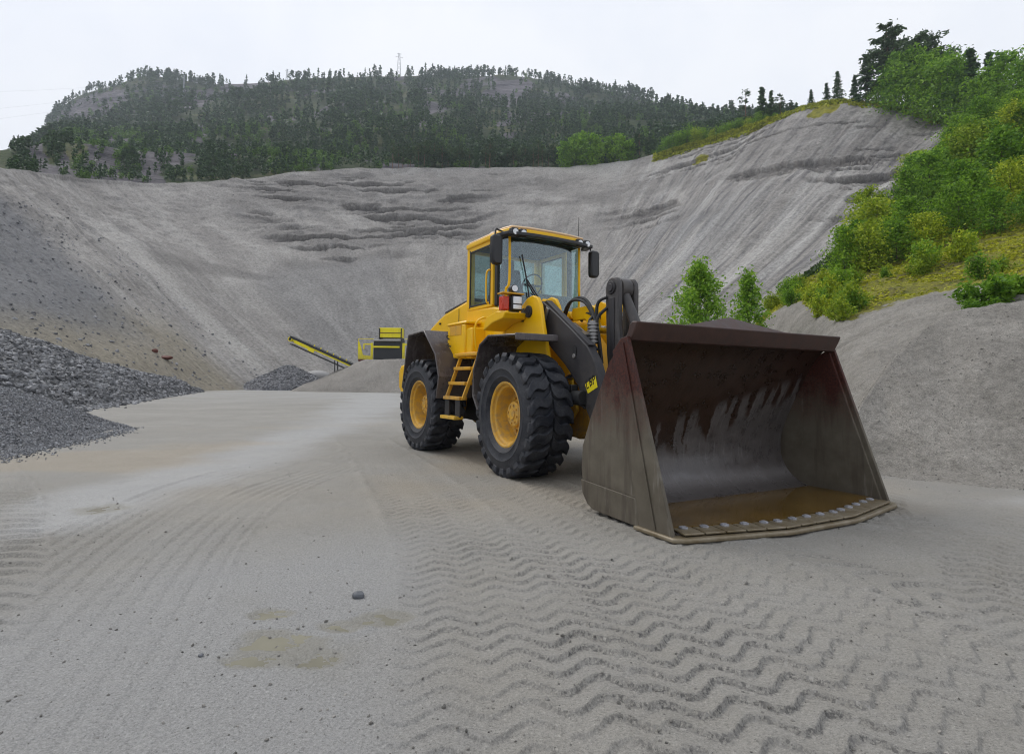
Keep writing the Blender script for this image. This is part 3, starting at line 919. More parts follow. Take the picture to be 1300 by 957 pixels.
PALS = np.maximum(PALS, 0.7 * sstep(650, 720, PX) * sstep(960, 860, PX) * sstep(0.1, 0.3, fbm(UM * 0.06, VM * 0.015, 91, 3) + 0.3))
OCHS = sstep(30, -30, PX) * sstep(0.40, 0.18, TV + 0.08 * fbm(UM * 0.1, VM * 0.1, 92, 3))
MOSS = 0.9 * sstep(0.955, 0.985, TV + 0.02 * fbm(UM * 0.1, VM * 0.1, 93, 3)) * sstep(800, 860, PX)
MOSS = np.maximum(MOSS, 0.95 * sstep(1.0, 0.5, np.hypot((PX - 1062 + 120 * (1 - TV)) / 24, (TV - 0.95) / 0.05)))
MOSS = np.maximum(MOSS, 0.7 * sstep(1.0, 0.6, np.hypot((PX - 905) / 14, (TV - 0.87) / 0.045)))
for nm, a in (('fall', UM), ('down', VM), ('wet', WET), ('grey', GREY), ('pale', PALS), ('ochre', OCHS), ('moss', MOSS), ('rillw', RW)):
    vattr(qm, nm, a)
quarry = obj('quarry_slope', qm, MT['quarry_sand'])
tag(quarry, kind='structure')
QP = P


def quarry_pt(px, t):
    i = int(np.clip(round((px + 420) / 1840 * (NU - 1)), 0, NU - 1)); j = int(np.clip(round(t * (NV - 1)), 0, NV - 1))
    return QP[j, i]


# ---- wooded hill behind the rim
SKY = np.array([(-500, 330), (-100, 260), (-20, 280), (8, 238), (26, 210), (46, 186), (60, 160), (72, 143), (100, 124), (140, 110), (180, 96), (225, 102), (270, 108), (330, 106), (390, 102), (500, 99),
                (560, 97), (640, 95), (720, 106), (800, 121), (870, 141), (930, 160), (1000, 185), (1100, 215), (1500, 260)], float)
HU, HV = 420, 110
hp = np.linspace(-420, 1420, HU)
sky_py = smooth_interp(hp, SKY[:, 0], SKY[:, 1], 1.2)
rim_py = np.interp(hp, up, rpy); rim_D = np.interp(hp, up, rD)
sky_py = np.where(sky_py > rim_py, rim_py + (sky_py - rim_py) * 1.0, sky_py)
hv = np.concatenate([[0, 0.03], np.linspace(0.06, 1.0, HV - 2)])
HP = np.zeros((HV + 4, HU, 3))
for i in range(HU):
    D0 = rim_D[i] + 1.0; D1 = 520 + 30 * math.sin(hp[i] * 0.012)
    for j, t in enumerate(hv):
        D = D0 + (D1 - D0) * t
        tt = t ** 0.85
        py = (rim_py[i] + 1.5) * (1 - tt) + sky_py[i] * tt
        HP[j, i] = at(hp[i], py, D)
    for k in range(4):
        HP[HV + k, i] = HP[HV - 1, i] + np.array([0, 40.0 * (k + 1), -12.0 * (k + 1) ** 1.3])
A_ = np.abs(fbm(HP[..., 0] * 0.012, HP[..., 1] * 0.012, 101, 4))
hn = fbm(HP[..., 0] * 0.02, HP[..., 1] * 0.02, 102, 4)
tw = np.concatenate([hv, np.ones(4)])[:, None]
HP[..., 2] += (9 * hn + 7 * (0.5 - A_)) * sstep(0.0, 0.12, tw) * (1 - 0.75 * sstep(0.88, 1.0, tw))
# cliff terraces
zz = HP[..., 2]; stp = 15.0
fr = zz / stp - np.floor(zz / stp)
terr = (np.floor(zz / stp) + sstep(0.55, 0.95, fr)) * stp
cm = sstep(-0.05, 0.3, fbm(HP[..., 0] * 0.01, HP[..., 1] * 0.01, 103, 3)) * sstep(0.05, 0.2, tw) * (1 - sstep(0.9, 0.98, tw))
HP[..., 2] = zz * (1 - 0.75 * cm) + terr * 0.75 * cm
dz = np.gradient(HP[..., 2], axis=0) / (np.linalg.norm(np.gradient(HP[..., :2], axis=0), axis=-1) + 1e-6)
HPX = np.broadcast_to(hp[None], (HV + 4, HU))
ROCK = sstep(0.55, 1.5, dz) * 0.75
ROCK = np.maximum(ROCK, 0.95 * sstep(1, 0.5, np.hypot((HPX - 110) / 70, (tw - 0.78) / 0.20)))
ROCK = np.maximum(ROCK, 0.8 * sstep(1, 0.4, np.hypot((HPX - 180) / 130, (tw - 0.10) / 0.10)))
ROCK = np.maximum(ROCK, 0.8 * sstep(0.1, 0.4, fbm(HPX * 0.02, tw * 9, 105, 3)))
hm = fast_mesh('hill', HP.reshape(-1, 3), grid_faces(HV + 4, HU))
vattr(hm, 'rock', ROCK)
hill = obj('hill', hm, MT['hill_ground'])
tag(hill, kind='structure')

# ---- bank on the right: sand foot, moss shoulder, overgrown slope.  px : (py, D) rows
BK = {880: [(512, 31), (504, 36), (500, 42), (498, 48), (496, 58), (494, 70)],
      930: [(514, 27), (474, 34), (448, 40), (446, 47), (446, 58), (446, 70)],
      980: [(526, 20.5), (398, 28), (386, 34), (392, 42), (402, 56), (410, 70)],
      1030: [(552, 13.0), (388, 23), (354, 33), (352, 43), (356, 58), (362, 74)],
      1070: [(580, 9.6), (412, 17), (347, 30), (326, 43), (318, 58), (316, 78)],
      1110: [(600, 8.1), (393, 17), (337, 29), (290, 46), (266, 60), (258, 82)],
      1150: [(604, 7.8), (377, 17), (330, 28), (262, 48), (240, 63), (236, 84)],
      1200: [(608, 7.5), (371, 16), (316, 27), (232, 48), (200, 64), (186, 82)],
      1250: [(611, 7.3), (364, 15.5), (304, 26), (205, 47), (158, 62), (138, 78)],
      1300: [(614, 7.1), (366, 14), (296, 25), (195, 45), (150, 60), (130, 74)],
      1420: [(622, 6.6), (366, 12), (283, 22), (180, 40), (140, 53), (120, 66)],
      1700: [(650, 5.4), (370, 9), (270, 17), (165, 31), (130, 42), (110, 54)],
      2100: [(690, 4.4), (375, 7.2), (262, 13), (155, 24), (122, 33), (105, 44)]}
kx = sorted(BK)
BU, BV = 420, 240
bu = np.concatenate([np.linspace(880, 1420, 360), np.linspace(1425, 2100, 60)])
rows = []
for r in range(6):
    pts = []
    for k in kx:
        py, D = BK[k][r]
        p = gp(k, py) if r == 0 else at(k, py, D)
        pts.append(p)
    pts = np.array(pts)
    rows.append(np.stack([smooth_interp(np.arange(BU), np.interp(kx, bu, np.arange(BU)), pts[:, a], 7) for a in range(3)], -1))
rows[0][:, 2] = -0.15
R6 = np.array(rows)
bt = np.concatenate([np.linspace(0, 1, 90)[:-1], np.linspace(1, 2, 60)[:-1], np.linspace(2, 3, 40)[:-1], np.linspace(3, 5, BV - 187)])
BPt = np.zeros((BV, BU, 3))
for a in range(3):
    for i in range(BU):
        BPt[:, i, a] = np.interp(bt, np.arange(6), R6[:, i, a])
# round the profile a little
for _ in range(10):
    BPt[1:-1] = 0.25 * BPt[:-2] + 0.5 * BPt[1:-1] + 0.25 * BPt[2:]
BT = np.broadcast_to(bt[:, None], (BV, BU))
bx_, by_ = BPt[..., 0], BPt[..., 1]
ns = 0.16 * fbm(bx_ * 0.7, by_ * 0.7, 120, 4) + 0.5 * fbm(bx_ * 0.16, by_ * 0.16, 121, 3) * sstep(0.1, 0.8, BT) + 0.05 * fbm(bx_ * 3, by_ * 3, 122, 3)
gul = np.abs(fbm(bx_ * 0.55 + 0.3 * by_, by_ * 0.10, 124, 3))
ns += -0.10 * sstep(0.12, 0.0, gul) * sstep(0.2, 0.5, BT) * sstep(1.1, 0.9, BT)
ns += 0.03 * fbm(bx_ * 9, by_ * 9, 126, 3) * sstep(2, 1, BT) + 0.25 * np.clip(fbm(bx_ * 1.1, by_ * 1.1, 127, 3), 0, 1) * sstep(1.0, 1.3, BT)
BPt[..., 2] += ns * sstep(0.0, 0.12, BT)
bm_ = fast_mesh('bank', BPt.reshape(-1, 3), grid_faces(BV, BU))
BPX = np.broadcast_to(bu[None], (BV, BU))
mossb = sstep(0.98, 1.12, BT + 0.10 * fbm(bx_ * 0.5, by_ * 0.5, 128, 3)) * 0.95
mossb *= 1 - 0.75 * sstep(1, 0.6, np.hypot((BPX - 1000) / 38, (BT - 1.0) / 0.25))
vattr(bm_, 'moss', mossb)
vattr(bm_, 'soil', sstep(2.3, 2.7, BT + 0.25 * fbm(bx_ * 0.3, by_ * 0.3, 129, 3)))
bank = obj('bank', bm_, MT['bank_ground'])
tag(bank, kind='structure')


def bank_pt(px, r):
    i = int(np.argmin(np.abs(bu - px))); j = int(np.argmin(np.abs(bt - r)))
    return BPt[j, i]

# ================================================================== HEAPS AND STONES
ICO = None


def ico():
    global ICO
    if ICO is None:
        t = (1 + 5 ** 0.5) / 2
        v = np.array([(-1, t, 0), (1, t, 0), (-1, -t, 0), (1, -t, 0), (0, -1, t), (0, 1, t), (0, -1, -t), (0, 1, -t), (t, 0, -1), (t, 0, 1), (-t, 0, -1), (-t, 0, 1)], float)
        v /= np.linalg.norm(v[0])
        f = np.array([(0, 11, 5), (0, 5, 1), (0, 1, 7), (0, 7, 10), (0, 10, 11), (1, 5, 9), (5, 11, 4), (11, 10, 2), (10, 7, 6), (7, 1, 8),
                      (3, 9, 4), (3, 4, 2), (3, 2, 6), (3, 6, 8), (3, 8, 9), (4, 9, 5), (2, 4, 11), (6, 2, 10), (8, 6, 7), (9, 8, 1)])
        ICO = (v, f)
    return ICO


OCT = (np.array([(1, 0, 0), (-1, 0, 0), (0, 1, 0), (0, -1, 0), (0, 0, 1), (0, 0, -1)], float),
       np.array([(0, 2, 4), (2, 1, 4), (1, 3, 4), (3, 0, 4), (2, 0, 5), (1, 2, 5), (3, 1, 5), (0, 3, 5)]))


def rand_rot(n):
    q = rng.normal(size=(n, 4)); q /= np.linalg.norm(q, axis=1, keepdims=True)
    w, x, y, z = q.T
    return np.stack([np.stack([1 - 2 * (y * y + z * z), 2 * (x * y - z * w), 2 * (x * z + y * w)], -1),
                     np.stack([2 * (x * y + z * w), 1 - 2 * (x * x + z * z), 2 * (y * z - x * w)], -1),
                     np.stack([2 * (x * z - y * w), 2 * (y * z + x * w), 1 - 2 * (x * x + y * y)], -1)], 1)


def stones_mesh(name, C, S, mat, base=None, jit=0.28, flat=0.25):
    v, f = base or ico()
    n = len(C)
    sc = S[:, None] * (1 + rng.uniform(-0.3, 0.3, (n, 3)))
    sc[:, 2] *= (1 - flat)
    loc = v[None] * (1 + rng.uniform(-jit, jit, (n, len(v), 1)))
    loc = loc * sc[:, None, :]
    loc = np.einsum('nij,nkj->nki', rand_rot(n), loc) + C[:, None, :]
    F = f[None] + (np.arange(n) * len(v))[:, None, None]
    me = fast_mesh(name, loc.reshape(-1, 3), F.reshape(-1, 3), smooth=False)
    me.materials.append(mat)
    return me


def rows_surface(rows, nu, nv, sig=4, relax=6):
    R = []
    m = len(rows[0])
    for r in rows:
        r = np.array(r, float)
        R.append(np.stack([smooth_interp(np.linspace(0, m - 1, nu), np.arange(m), r[:, a], sig) for a in range(3)], -1))
    R = np.array(R)
    b = np.linspace(0, len(rows) - 1, nv)
    P = np.zeros((nv, nu, 3))
    for i in range(nu):
        for a in range(3):
            P[:, i, a] = np.interp(b, np.arange(len(rows)), R[:, i, a])
    for _ in range(relax):
        P[1:-1] = 0.25 * P[:-2] + 0.5 * P[1:-1] + 0.25 * P[2:]
    return P


def scatter_on(P, n, w=None):
    nv, nu = P.shape[:2]
    A = np.linalg.norm(np.cross(P[1:, :-1] - P[:-1, :-1], P[:-1, 1:] - P[:-1, :-1]), axis=-1)
    D = np.linalg.norm(P[:-1, :-1, :2], axis=-1)
    pr = A * (1 if w is None else w[:-1, :-1])
    pr = pr.ravel() / pr.sum()
    k = rng.choice(len(pr), n, p=pr)
    j, i = np.divmod(k, nu - 1)
    a = rng.random(n)[:, None]; b = rng.random(n)[:, None]
    return (P[j, i] * (1 - a) + P[j, i + 1] * a) * (1 - b) + (P[j + 1, i] * (1 - a) + P[j + 1, i + 1] * a) * b, j, i


def heap(name, P, mat, label, cat='heap', group=None, noise=0.05, fs=1.5):
    P[..., 2] += noise * fbm(P[..., 0] * fs, P[..., 1] * fs, 150, 4)
    o = obj(name, fast_mesh(name, P.reshape(-1, 3), grid_faces(*P.shape[:2])), mat)
    tag(o, label, cat, group)
    return o


# coarse cobbles against the left slope
cols = [-260, -110, 0, 70, 130, 180, 225, 258]
bpy_ = [556, 542, 531, 525, 518, 509, 502, 497]
cr_ = [(396, 20), (403, 22), (413, 24), (441, 27), (462, 31), (472, 36), (483, 43), (494, 50)]
r0 = [gp(c, y) - np.array([0, 0, 0.12]) for c, y in zip(cols, bpy_)]
r1 = [at(c, y, d) for c, (y, d) in zip(cols, cr_)]
rm = [0.5 * a + 0.5 * b + np.array([0, 0, 0.12]) for a, b in zip(r0, r1)]
r2 = [p + np.array([-6.0, 3.0, 0.6]) for p in r1]
r3 = [p + np.array([-12.0, 6.0, -2.5]) for p in r1]
CB = rows_surface([r0, rm, r1, r2, r3], 120, 90, 5, 5)
ch = heap('cobble_heap', CB, MT['cobble_ground'], 'long heap of coarse grey crushed stones at the foot of the left slope', 'stone heap', noise=0.35, fs=0.45)
C, j, i = scatter_on(CB, 15000, sstep(75, 50, np.broadcast_to(np.arange(90)[:, None], (90, 120))) + 0.02)
S = 0.055 + 0.095 * rng.random(len(C)) ** 2.6
st = obj('stones', stones_mesh('stones', C, S, MT['stone_grey']), None, ch); st['kind'] = 'stuff'

# fine gravel heap, near left
cols = [-420, -250, -120, 0, 50, 100, 140, 168]
bpy_ = [668, 628, 600, 578, 568, 557, 549, 543]
cr_ = [(440, 7.6), (455, 9.0), (470, 10.4), (487, 11.6), (501, 12.6), (520, 13.4), (536, 13.8), (543, 13.7)]
r0 = [gp(c, y) - np.array([0, 0, 0.06]) for c, y in zip(cols, bpy_)]
r1 = [at(c, y, d) for c, (y, d) in zip(cols, cr_)]
rm = [0.5 * a + 0.5 * b - np.array([0, 0, 0.02]) for a, b in zip(r0, r1)]
r2 = [p + np.array([-1.5, 1.2, -0.15]) for p in r1]
r3 = [np.array([p[0] - 4.0, p[1] + 3.2, -0.1]) for p in r1]
FG = rows_surface([r0, rm, r1, r2, r3], 140, 110, 6, 8)
fg = heap('gravel_heap', FG, MT['gravel_ground'], 'low heap of fine grey gravel nearest the camera at the left edge', 'gravel heap', noise=0.10, fs=0.9)
C, j, i = scatter_on(FG, 26000, sstep(100, 62, np.broadcast_to(np.arange(110)[:, None], (110, 140))) + 0.01)
S = 0.014 + 0.020 * rng.random(len(C)) ** 1.6
st = obj('stones', stones_mesh('stones', C, S, MT['stone_fine'], OCT), None, fg); st['kind'] = 'stuff'


# small far heap of gravel and the sand ramp below the screener
def mound(cx, cy, rx, ry, h, flat=0.0, n=90, ex=1.0, seed=1):
    g = np.linspace(-1.25, 1.25, n)
    X, Y = np.meshgrid(g, g)
    d = np.hypot(X, Y) * (1 + 0.10 * fbm(X * 1.5, Y * 1.5, 160 + seed, 3))
    Z = h * np.clip((1 - d) / (1 - flat), 0, 1) ** ex
    Z = Z * (1 + 0.0) - 0.12 * (d > 0.99)
    return np.stack([cx + X * rx, cy + Y * ry, Z], -1)


fm = mound(-25.2, 63.5, 5.2, 5.0, 2.75, 0.05, ex=0.85, seed=3)
fh = heap('gravel_heap', fm, MT['far_gravel_ground'], 'small dark grey gravel heap beside the sand ramp of the screener', 'gravel heap', noise=0.12, fs=1.0)
C, j, i = scatter_on(fm, 3500, (fm[..., 2] > 0.02) + 1e-4)
st = obj('stones', stones_mesh('stones', C, 0.07 + 0.09 * rng.random(len(C)) ** 2, MT['stone_grey'], OCT), None, fh); st['kind'] = 'stuff'

sm_ = mound(-9.6, 60.5, 14.0, 7.5, 3.35, 0.46, n=120, ex=0.95, seed=5)
heap('sand_heap', sm_, MT['sand_heap_ground'], 'flat-topped ramp of pale sand in front of the yellow screener', 'sand heap', noise=0.18, fs=0.7)

# stones rolled off the feet of the heaps
def toe(P, n, spread, lo, hi, ex, mat, parent, base=None):
    k = rng.integers(0, P.shape[1], n)
    out = rng.exponential(spread, n)
    c = P[2, k].copy(); dirv = -P[2, k, :2] / np.linalg.norm(P[2, k, :2], axis=1, keepdims=True)
    c[:, :2] += dirv * out[:, None] + rng.normal(size=(n, 2)) * 0.12
    c[:, 2] = 0.3 * lo
    s_ = obj('spilled_stones', stones_mesh('spilled_stones', c, lo + (hi - lo) * rng.random(n) ** ex, mat, base), None, parent)
    s_['kind'] = 'stuff'


toe(CB, 900, 0.55, 0.05, 0.16, 3, MT['stone_grey'], ch)
toe(FG, 5200, 0.32, 0.010, 0.030, 2, MT['stone_fine'], fg, OCT)

# second sand heap on the right, in front of the bank
cols = [1085, 1120, 1165, 1200, 1250, 1300, 1420, 1650]
bpy_ = [598, 601, 605, 608, 612, 616, 628, 668]
cr_ = [(520, 8.6), (468, 9.3), (428, 9.9), (405, 10.2), (391, 10.1), (380, 9.8), (366, 9.0), (360, 7.4)]
ra = [gp(c, y) * np.array([0.93, 0.93, 1]) - np.array([0, 0, 0.05]) for c, y in zip(cols, bpy_)]
r0 = [gp(c, y) + np.array([0, 0, 0.06]) for c, y in zip(cols, bpy_)]
r1 = [at(c, y, d) for c, (y, d) in zip(cols, cr_)]
rm = [0.5 * a + 0.5 * b + np.array([0, 0, 0.02]) for a, b in zip(r0, r1)]
r2 = [p + np.array([0.9, 1.6, -0.3]) for p in r1]
r3 = [p + np.array([2.4, 4.0, -1.6]) for p in r1]
SH = rows_surface([ra, r0, rm, r1, r2, r3], 220, 170, 12, 8)
SH[..., 2] += sstep(0.10, 0.40, np.arange(170) / 170.0)[:, None] * (0.22 * fbm(SH[..., 0] * 0.55, SH[..., 1] * 0.45, 170, 3) - 0.08 * sstep(0.28, 0.0, np.abs(fbm(SH[..., 0] * 0.7 - SH[..., 1] * 0.35, SH[..., 1] * 0.12, 174, 3))) + 0.09 * fbm(SH[..., 0] * 1.1, SH[..., 1] * 0.5, 171, 4)) + 0.02 * fbm(SH[..., 0] * 5, SH[..., 1] * 4, 172, 3) + 0.008 * fbm(SH[..., 0] * 18, SH[..., 1] * 18, 173, 2)
sh = heap('sand_heap', SH, MT['bank_ground'], 'big heap of grey sand at the right edge behind the bucket', 'sand heap', noise=0.0)
vattr(sh.data, 'moss', np.zeros(SH.shape[:2])); vattr(sh.data, 'soil', np.zeros(SH.shape[:2]))
C, j, i = scatter_on(SH, 6000, sstep(140, 100, np.broadcast_to(np.arange(170)[:, None], (170, 220))) + 0.01)
st = obj('stones', stones_mesh('stones', C, 0.004 + 0.014 * rng.random(len(C)) ** 4, MT['stone_sand'], OCT), None, sh); st['kind'] = 'stuff'

# stones lying on the left slope and the quarry floor
wq = sstep(60, -40, PX + 40 * fbm(UM * 0.07, VM * 0.07, 180, 2)) * sstep(0.85, 0.75, TV)
wq = np.maximum(wq, 0.9 * sstep(18, 4, np.abs(PX - 15 - 40 * (1 - TV))) * sstep(0.95, 0.8, TV))
wq = np.maximum(wq, 0.25 * sstep(180, 60, PX) * sstep(0.3, 0.05, TV))
C, j, i = scatter_on(QP, 3600, wq + 1.5e-3)
o = obj('slope_stones', stones_mesh('slope_stones', C, 0.03 + 0.17 * rng.random(len(C)) ** 5, MT['stone_grey']), None)
tag(o, 'loose grey stones scattered down the left quarry slope', 'stones', kind='stuff')
npb = 5200
rr_ = np.exp(rng.uniform(math.log(1.7), math.log(9), npb)); aa = rng.uniform(-0.85, 0.85, npb)
C = np.stack([rr_ * np.sin(aa), rr_ * np.cos(aa), np.zeros(npb)], -1)
ri = np.clip(np.searchsorted(rad, rr_), 0, len(rad) - 1); ai = np.clip(np.searchsorted(th, aa), 0, len(th) - 1)
C[:, 2] = GH[ri, ai]
o = obj('loose_pebbles', stones_mesh('loose_pebbles', C, 0.0018 + 0.0085 * rng.random(npb) ** 6, MT['stone_sand']), None)
tag(o, 'small loose pebbles strewn over the yard sand', 'pebbles', kind='stuff')


def ground_z(x, y):
    r = math.hypot(x, y); a = math.atan2(x, y)
    return float(GH[min(len(rad) - 1, np.searchsorted(rad, r)), min(len(th) - 1, np.searchsorted(th, a))])


def rock(name, loc, size, mat, label, seed, sq=(1, 1, 0.7), rz=0.0, cat='rock'):
    r = np.random.default_rng(seed)
    v, f = ico()
    V = [tuple(p) for p in v]; F = [tuple(q) for q in f]
    for _ in range(3):
        cache = {}; nf = []
        def mid(a, b):
            k = (min(a, b), max(a, b))
            if k not in cache:
                m = np.array(V[a]) + np.array(V[b]); m /= np.linalg.norm(m); V.append(tuple(m)); cache[k] = len(V) - 1
            return cache[k]
        for a, b, c in F:
            x, y, z = mid(a, b), mid(b, c), mid(c, a)
            nf += [(a, x, z), (b, y, x), (c, z, y), (x, y, z)]
        F = nf
    P = np.array(V)
    # chop with a few random planes for flat faces
    for _ in range(9):
        n = r.normal(size=3); n /= np.linalg.norm(n); d = r.uniform(0.72, 0.95)
        k = P @ n - d
        P = P - np.clip(k, 0, None)[:, None] * n
    P += 0.03 * fbm(P[:, 0] * 3 + seed, P[:, 1] * 3 + P[:, 2] * 2, 190, 3)[:, None] * P
    P *= np.array(sq) * size
    o = obj(name, fast_mesh(name, P, np.array(F), True, 30), mat)
    o.location = loc; o.rotation_euler = (0, 0, rz)
    tag(o, label, cat)
    return o


p = gp(455, 757); rock('rock', (p[0], p[1], ground_z(p[0], p[1]) + 0.012), 0.032, MT['pebble_dark'], 'single dark grey fist-sized rock lying alone on the silty yard', 3, (1.1, 0.9, 0.75))
p = gp(255, 834); rock('rock', (p[0], p[1], ground_z(p[0], p[1]) + 0.003), 0.012, MT['pebble_dark'], 'small dark pebble just left of the biggest puddle', 5)


def proj_px(P):
    d = P - np.array([0, 0, CH])
    z = d @ np.array(FWD); x = d @ np.array(RIGHT); y = d @ np.array(UP)
    z = np.where(z < 0.1, 0.1, z)
    return 650 + FPX * x / z, 434 - FPX * y / z


def surf_at(P, px, py):
    u, v = proj_px(P)
    k = np.hypot(u - px, v - py); near = k < max(4.0, k.min() + 1.5)
    dd = np.where(near, P[..., 1], 1e9)
    return P.reshape(-1, 3)[int(np.argmin(dd))]


b = surf_at(QP, 405, 478)
rock('boulder', (b[0], b[1], b[2] + 0.35), 1.3, MT['boulder_pale'], 'pale boulder between the dark gravel heap and the yellow conveyor', 8, (1.3, 1, 0.6), cat='boulder')
b = surf_at(QP, 212, 452)
rock('boulder', (b[0], b[1], b[2] + 0.1), 0.42, MT['rusty_red'], 'rust-red boulder low on the left slope above the cobbles', 11, (1.7, 0.9, 0.5), cat='boulder')
b = surf_at(QP, 198, 444)
rock('boulder', (b[0], b[1], b[2] + 0.1), 0.28, MT['rusty_red'], 'smaller reddish boulder just up slope of the rust-red one', 12, (1, 1, 0.8), cat='boulder')

# ================================================================== VEGETATION
def quads(C, S, mat, name, up=0.0, asp=1.6, normal_bias=None):
    """leaf faces: kite-shaped quads at C with size S, randomly turned"""
    n = len(C)
    R = rand_rot(n)
    a = R[:, :, 0]; b = R[:, :, 1]
    if up:
        a = a * np.array([1, 1, 1 - up]); a /= np.linalg.norm(a, axis=1, keepdims=True)
        b = b - a * np.sum(a * b, 1, keepdims=True); b /= np.linalg.norm(b, axis=1, keepdims=True)
    S = np.asarray(S)[:, None]
    V = np.stack([C - a * S * 0.5 * asp, C - b * S * 0.42, C + a * S * 0.5 * asp, C + b * S * 0.42], 1)
    V += rng.normal(size=V.shape) * S[:, None] * 0.08
    F = np.arange(4 * n).reshape(n, 4)
    me = fast_mesh(name, V.reshape(-1, 3), F, smooth=False)
    me.materials.append(mat)
    return me


def trunk_mesh(name, H, r, mat, limbs=(), lean=0.0, top=1.0, seed=0):
    r_ = random.Random(seed)
    b = MB()
    pts = [(lean * H * t * t + r_.uniform(-.01, .01) * H * t, r_.uniform(-.012, .012) * H * t, H * t * top) for t in np.linspace(0, 1, 7)]
    pts[0] = (0, 0, -0.25)
    b.tube(pts, [r * 1.25, r, r * 0.85, r * 0.66, r * 0.48, r * 0.28, r * 0.08], 7, sub=2)
    for (p0, p1, rr) in limbs:
        p0 = Vector(p0); p1 = Vector(p1); mid = (p0 + p1) / 2 + Vector((0, 0, 0.04 * (p1 - p0).length))
        b.tube([p0, mid, p1], [rr, rr * 0.6, rr * 0.2], 5, sub=2)
    return b.mesh(name, mat)


def pine_proto(H, seed, bare=0.5, spread=0.2, full=1.0, mat='needles_pine', leaf=0.027, lean=0.0):
    r = np.random.default_rng(seed)
    limbs = []; C = []
    nb = int(26 * full)
    for k in range(nb):
        z = H * (bare + (0.97 - bare) * (k + r.random()) / nb)
        t = (z / H - bare) / (1 - bare)
        L = H * spread * (0.35 + 0.9 * math.sin(math.pi * min(1, 0.22 + 0.78 * t))) * r.uniform(0.45, 1.15)
        a = r.uniform(0, 2 * math.pi)
        cx = lean * H * (z / H) ** 2
        p0 = np.array([cx, 0, z]); p1 = p0 + np.array([math.cos(a) * L, math.sin(a) * L, L * r.uniform(-0.15, 0.45)])
        limbs.append((p0, p1, 0.006 * H * (1.1 - t * 0.7)))
        for q in (0.5, 0.72, 0.9, 1.02):
            c = p0 + (p1 - p0) * q
            m = int(8 * full) + 1
            C.append(c + r.normal(size=(m, 3)) * np.array([1, 1, 0.45]) * L * 0.18)
    C.append(np.array([lean * H, 0, H * 0.98]) + r.normal(size=(24, 3)) * np.array([0.04, 0.04, 0.03]) * H)
    C = np.concatenate(C)
    S = H * leaf * r.uniform(0.6, 1.5, len(C))
    return trunk_mesh('trunk', H, 0.013 * H, MT['bark_pine'], limbs, lean, seed=seed), quads(C, S, MT[mat], 'crown', 0.5, 2.0)


def spruce_proto(H, seed, w=0.17, n=30, leaf=0.030, dens=7, mat='needles_spruce'):
    r = np.random.default_rng(seed)
    C = []; limbs = []
    for k in range(n):
        t = (k + 0.5) / n; z = H * (0.06 + 0.93 * t)
        for b in range(5 if t < 0.7 else 4):
            a = r.uniform(0, 2 * math.pi); L = H * w * (1 - t) ** 0.85 * r.uniform(0.55, 1.15) + 0.01 * H
            p0 = np.array([0, 0, z]); p1 = p0 + np.array([math.cos(a) * L, math.sin(a) * L, -L * r.uniform(0.05, 0.45)])
            if b < 2: limbs.append((p0, p1, 0.004 * H * (1 - t * 0.8)))
            for q in np.linspace(0.25, 1.0, dens):
                C.append(p0 + (p1 - p0) * q + r.normal(size=3) * 0.010 * H)
    C = np.array(C)
    return trunk_mesh('trunk', H, 0.012 * H, MT['bark_spruce'], limbs, seed=seed), quads(C, H * leaf * r.uniform(0.6, 1.4, len(C)), MT[mat], 'crown', 0.55, 2.2)


def leafy_proto(H, seed, w=0.3, lo=0.15, nl=24, per=90, leaf=0.12, mat='leaves_birch', bark='bark_birch', taper=0.6, clump=0.10, tr=0.012, cone=0.0):
    """broadleaf: limbs from a central stem, leaf clumps at the limb ends and along them"""
    r = np.random.default_rng(seed)
    limbs = []; C = []
    for k in range(nl):
        t = (k + r.random() * 0.8) / nl; z = H * (lo + (0.98 - lo) * t)
        prof = math.sin(math.pi * min(1.0, 0.18 + 0.82 * t)) ** taper
        L = H * w * (0.25 + 0.75 * prof) * r.uniform(0.45, 1.25) * (1 - cone * max(0.0, t - 0.15))
        a = k * 2.4 + r.uniform(-0.5, 0.5)
        p0 = np.array([0, 0, z * 0.9]); p1 = np.array([math.cos(a) * L, math.sin(a) * L, z + L * r.uniform(0.0, 0.5)])
        limbs.append((p0, p1, 0.005 * H * (1.1 - 0.8 * t)))
        for q in (0.45, 0.7, 0.95):
            m = int(per * (0.25 + 0.2 * (q > 0.6)))
            C.append(p0 + (p1 - p0) * q + r.normal(size=(m, 3)) * np.array([1, 1, 0.8]) * H * clump * (0.6 + 0.5 * q) * (0.5 + 0.6 * (1 - t)))
    C.append(np.array([0, 0, H * 0.95]) + r.normal(size=(per, 3)) * np.array([0.03, 0.03, 0.05]) * H)
    C = np.concatenate(C); C[:, 2] = np.clip(C[:, 2], 0.02 * H, H * 1.03)
    return trunk_mesh('trunk', H, tr * H, MT[bark], limbs, seed=seed), quads(C, leaf * r.uniform(0.55, 1.35, len(C)), MT[mat], 'crown', 0.25, 1.5)


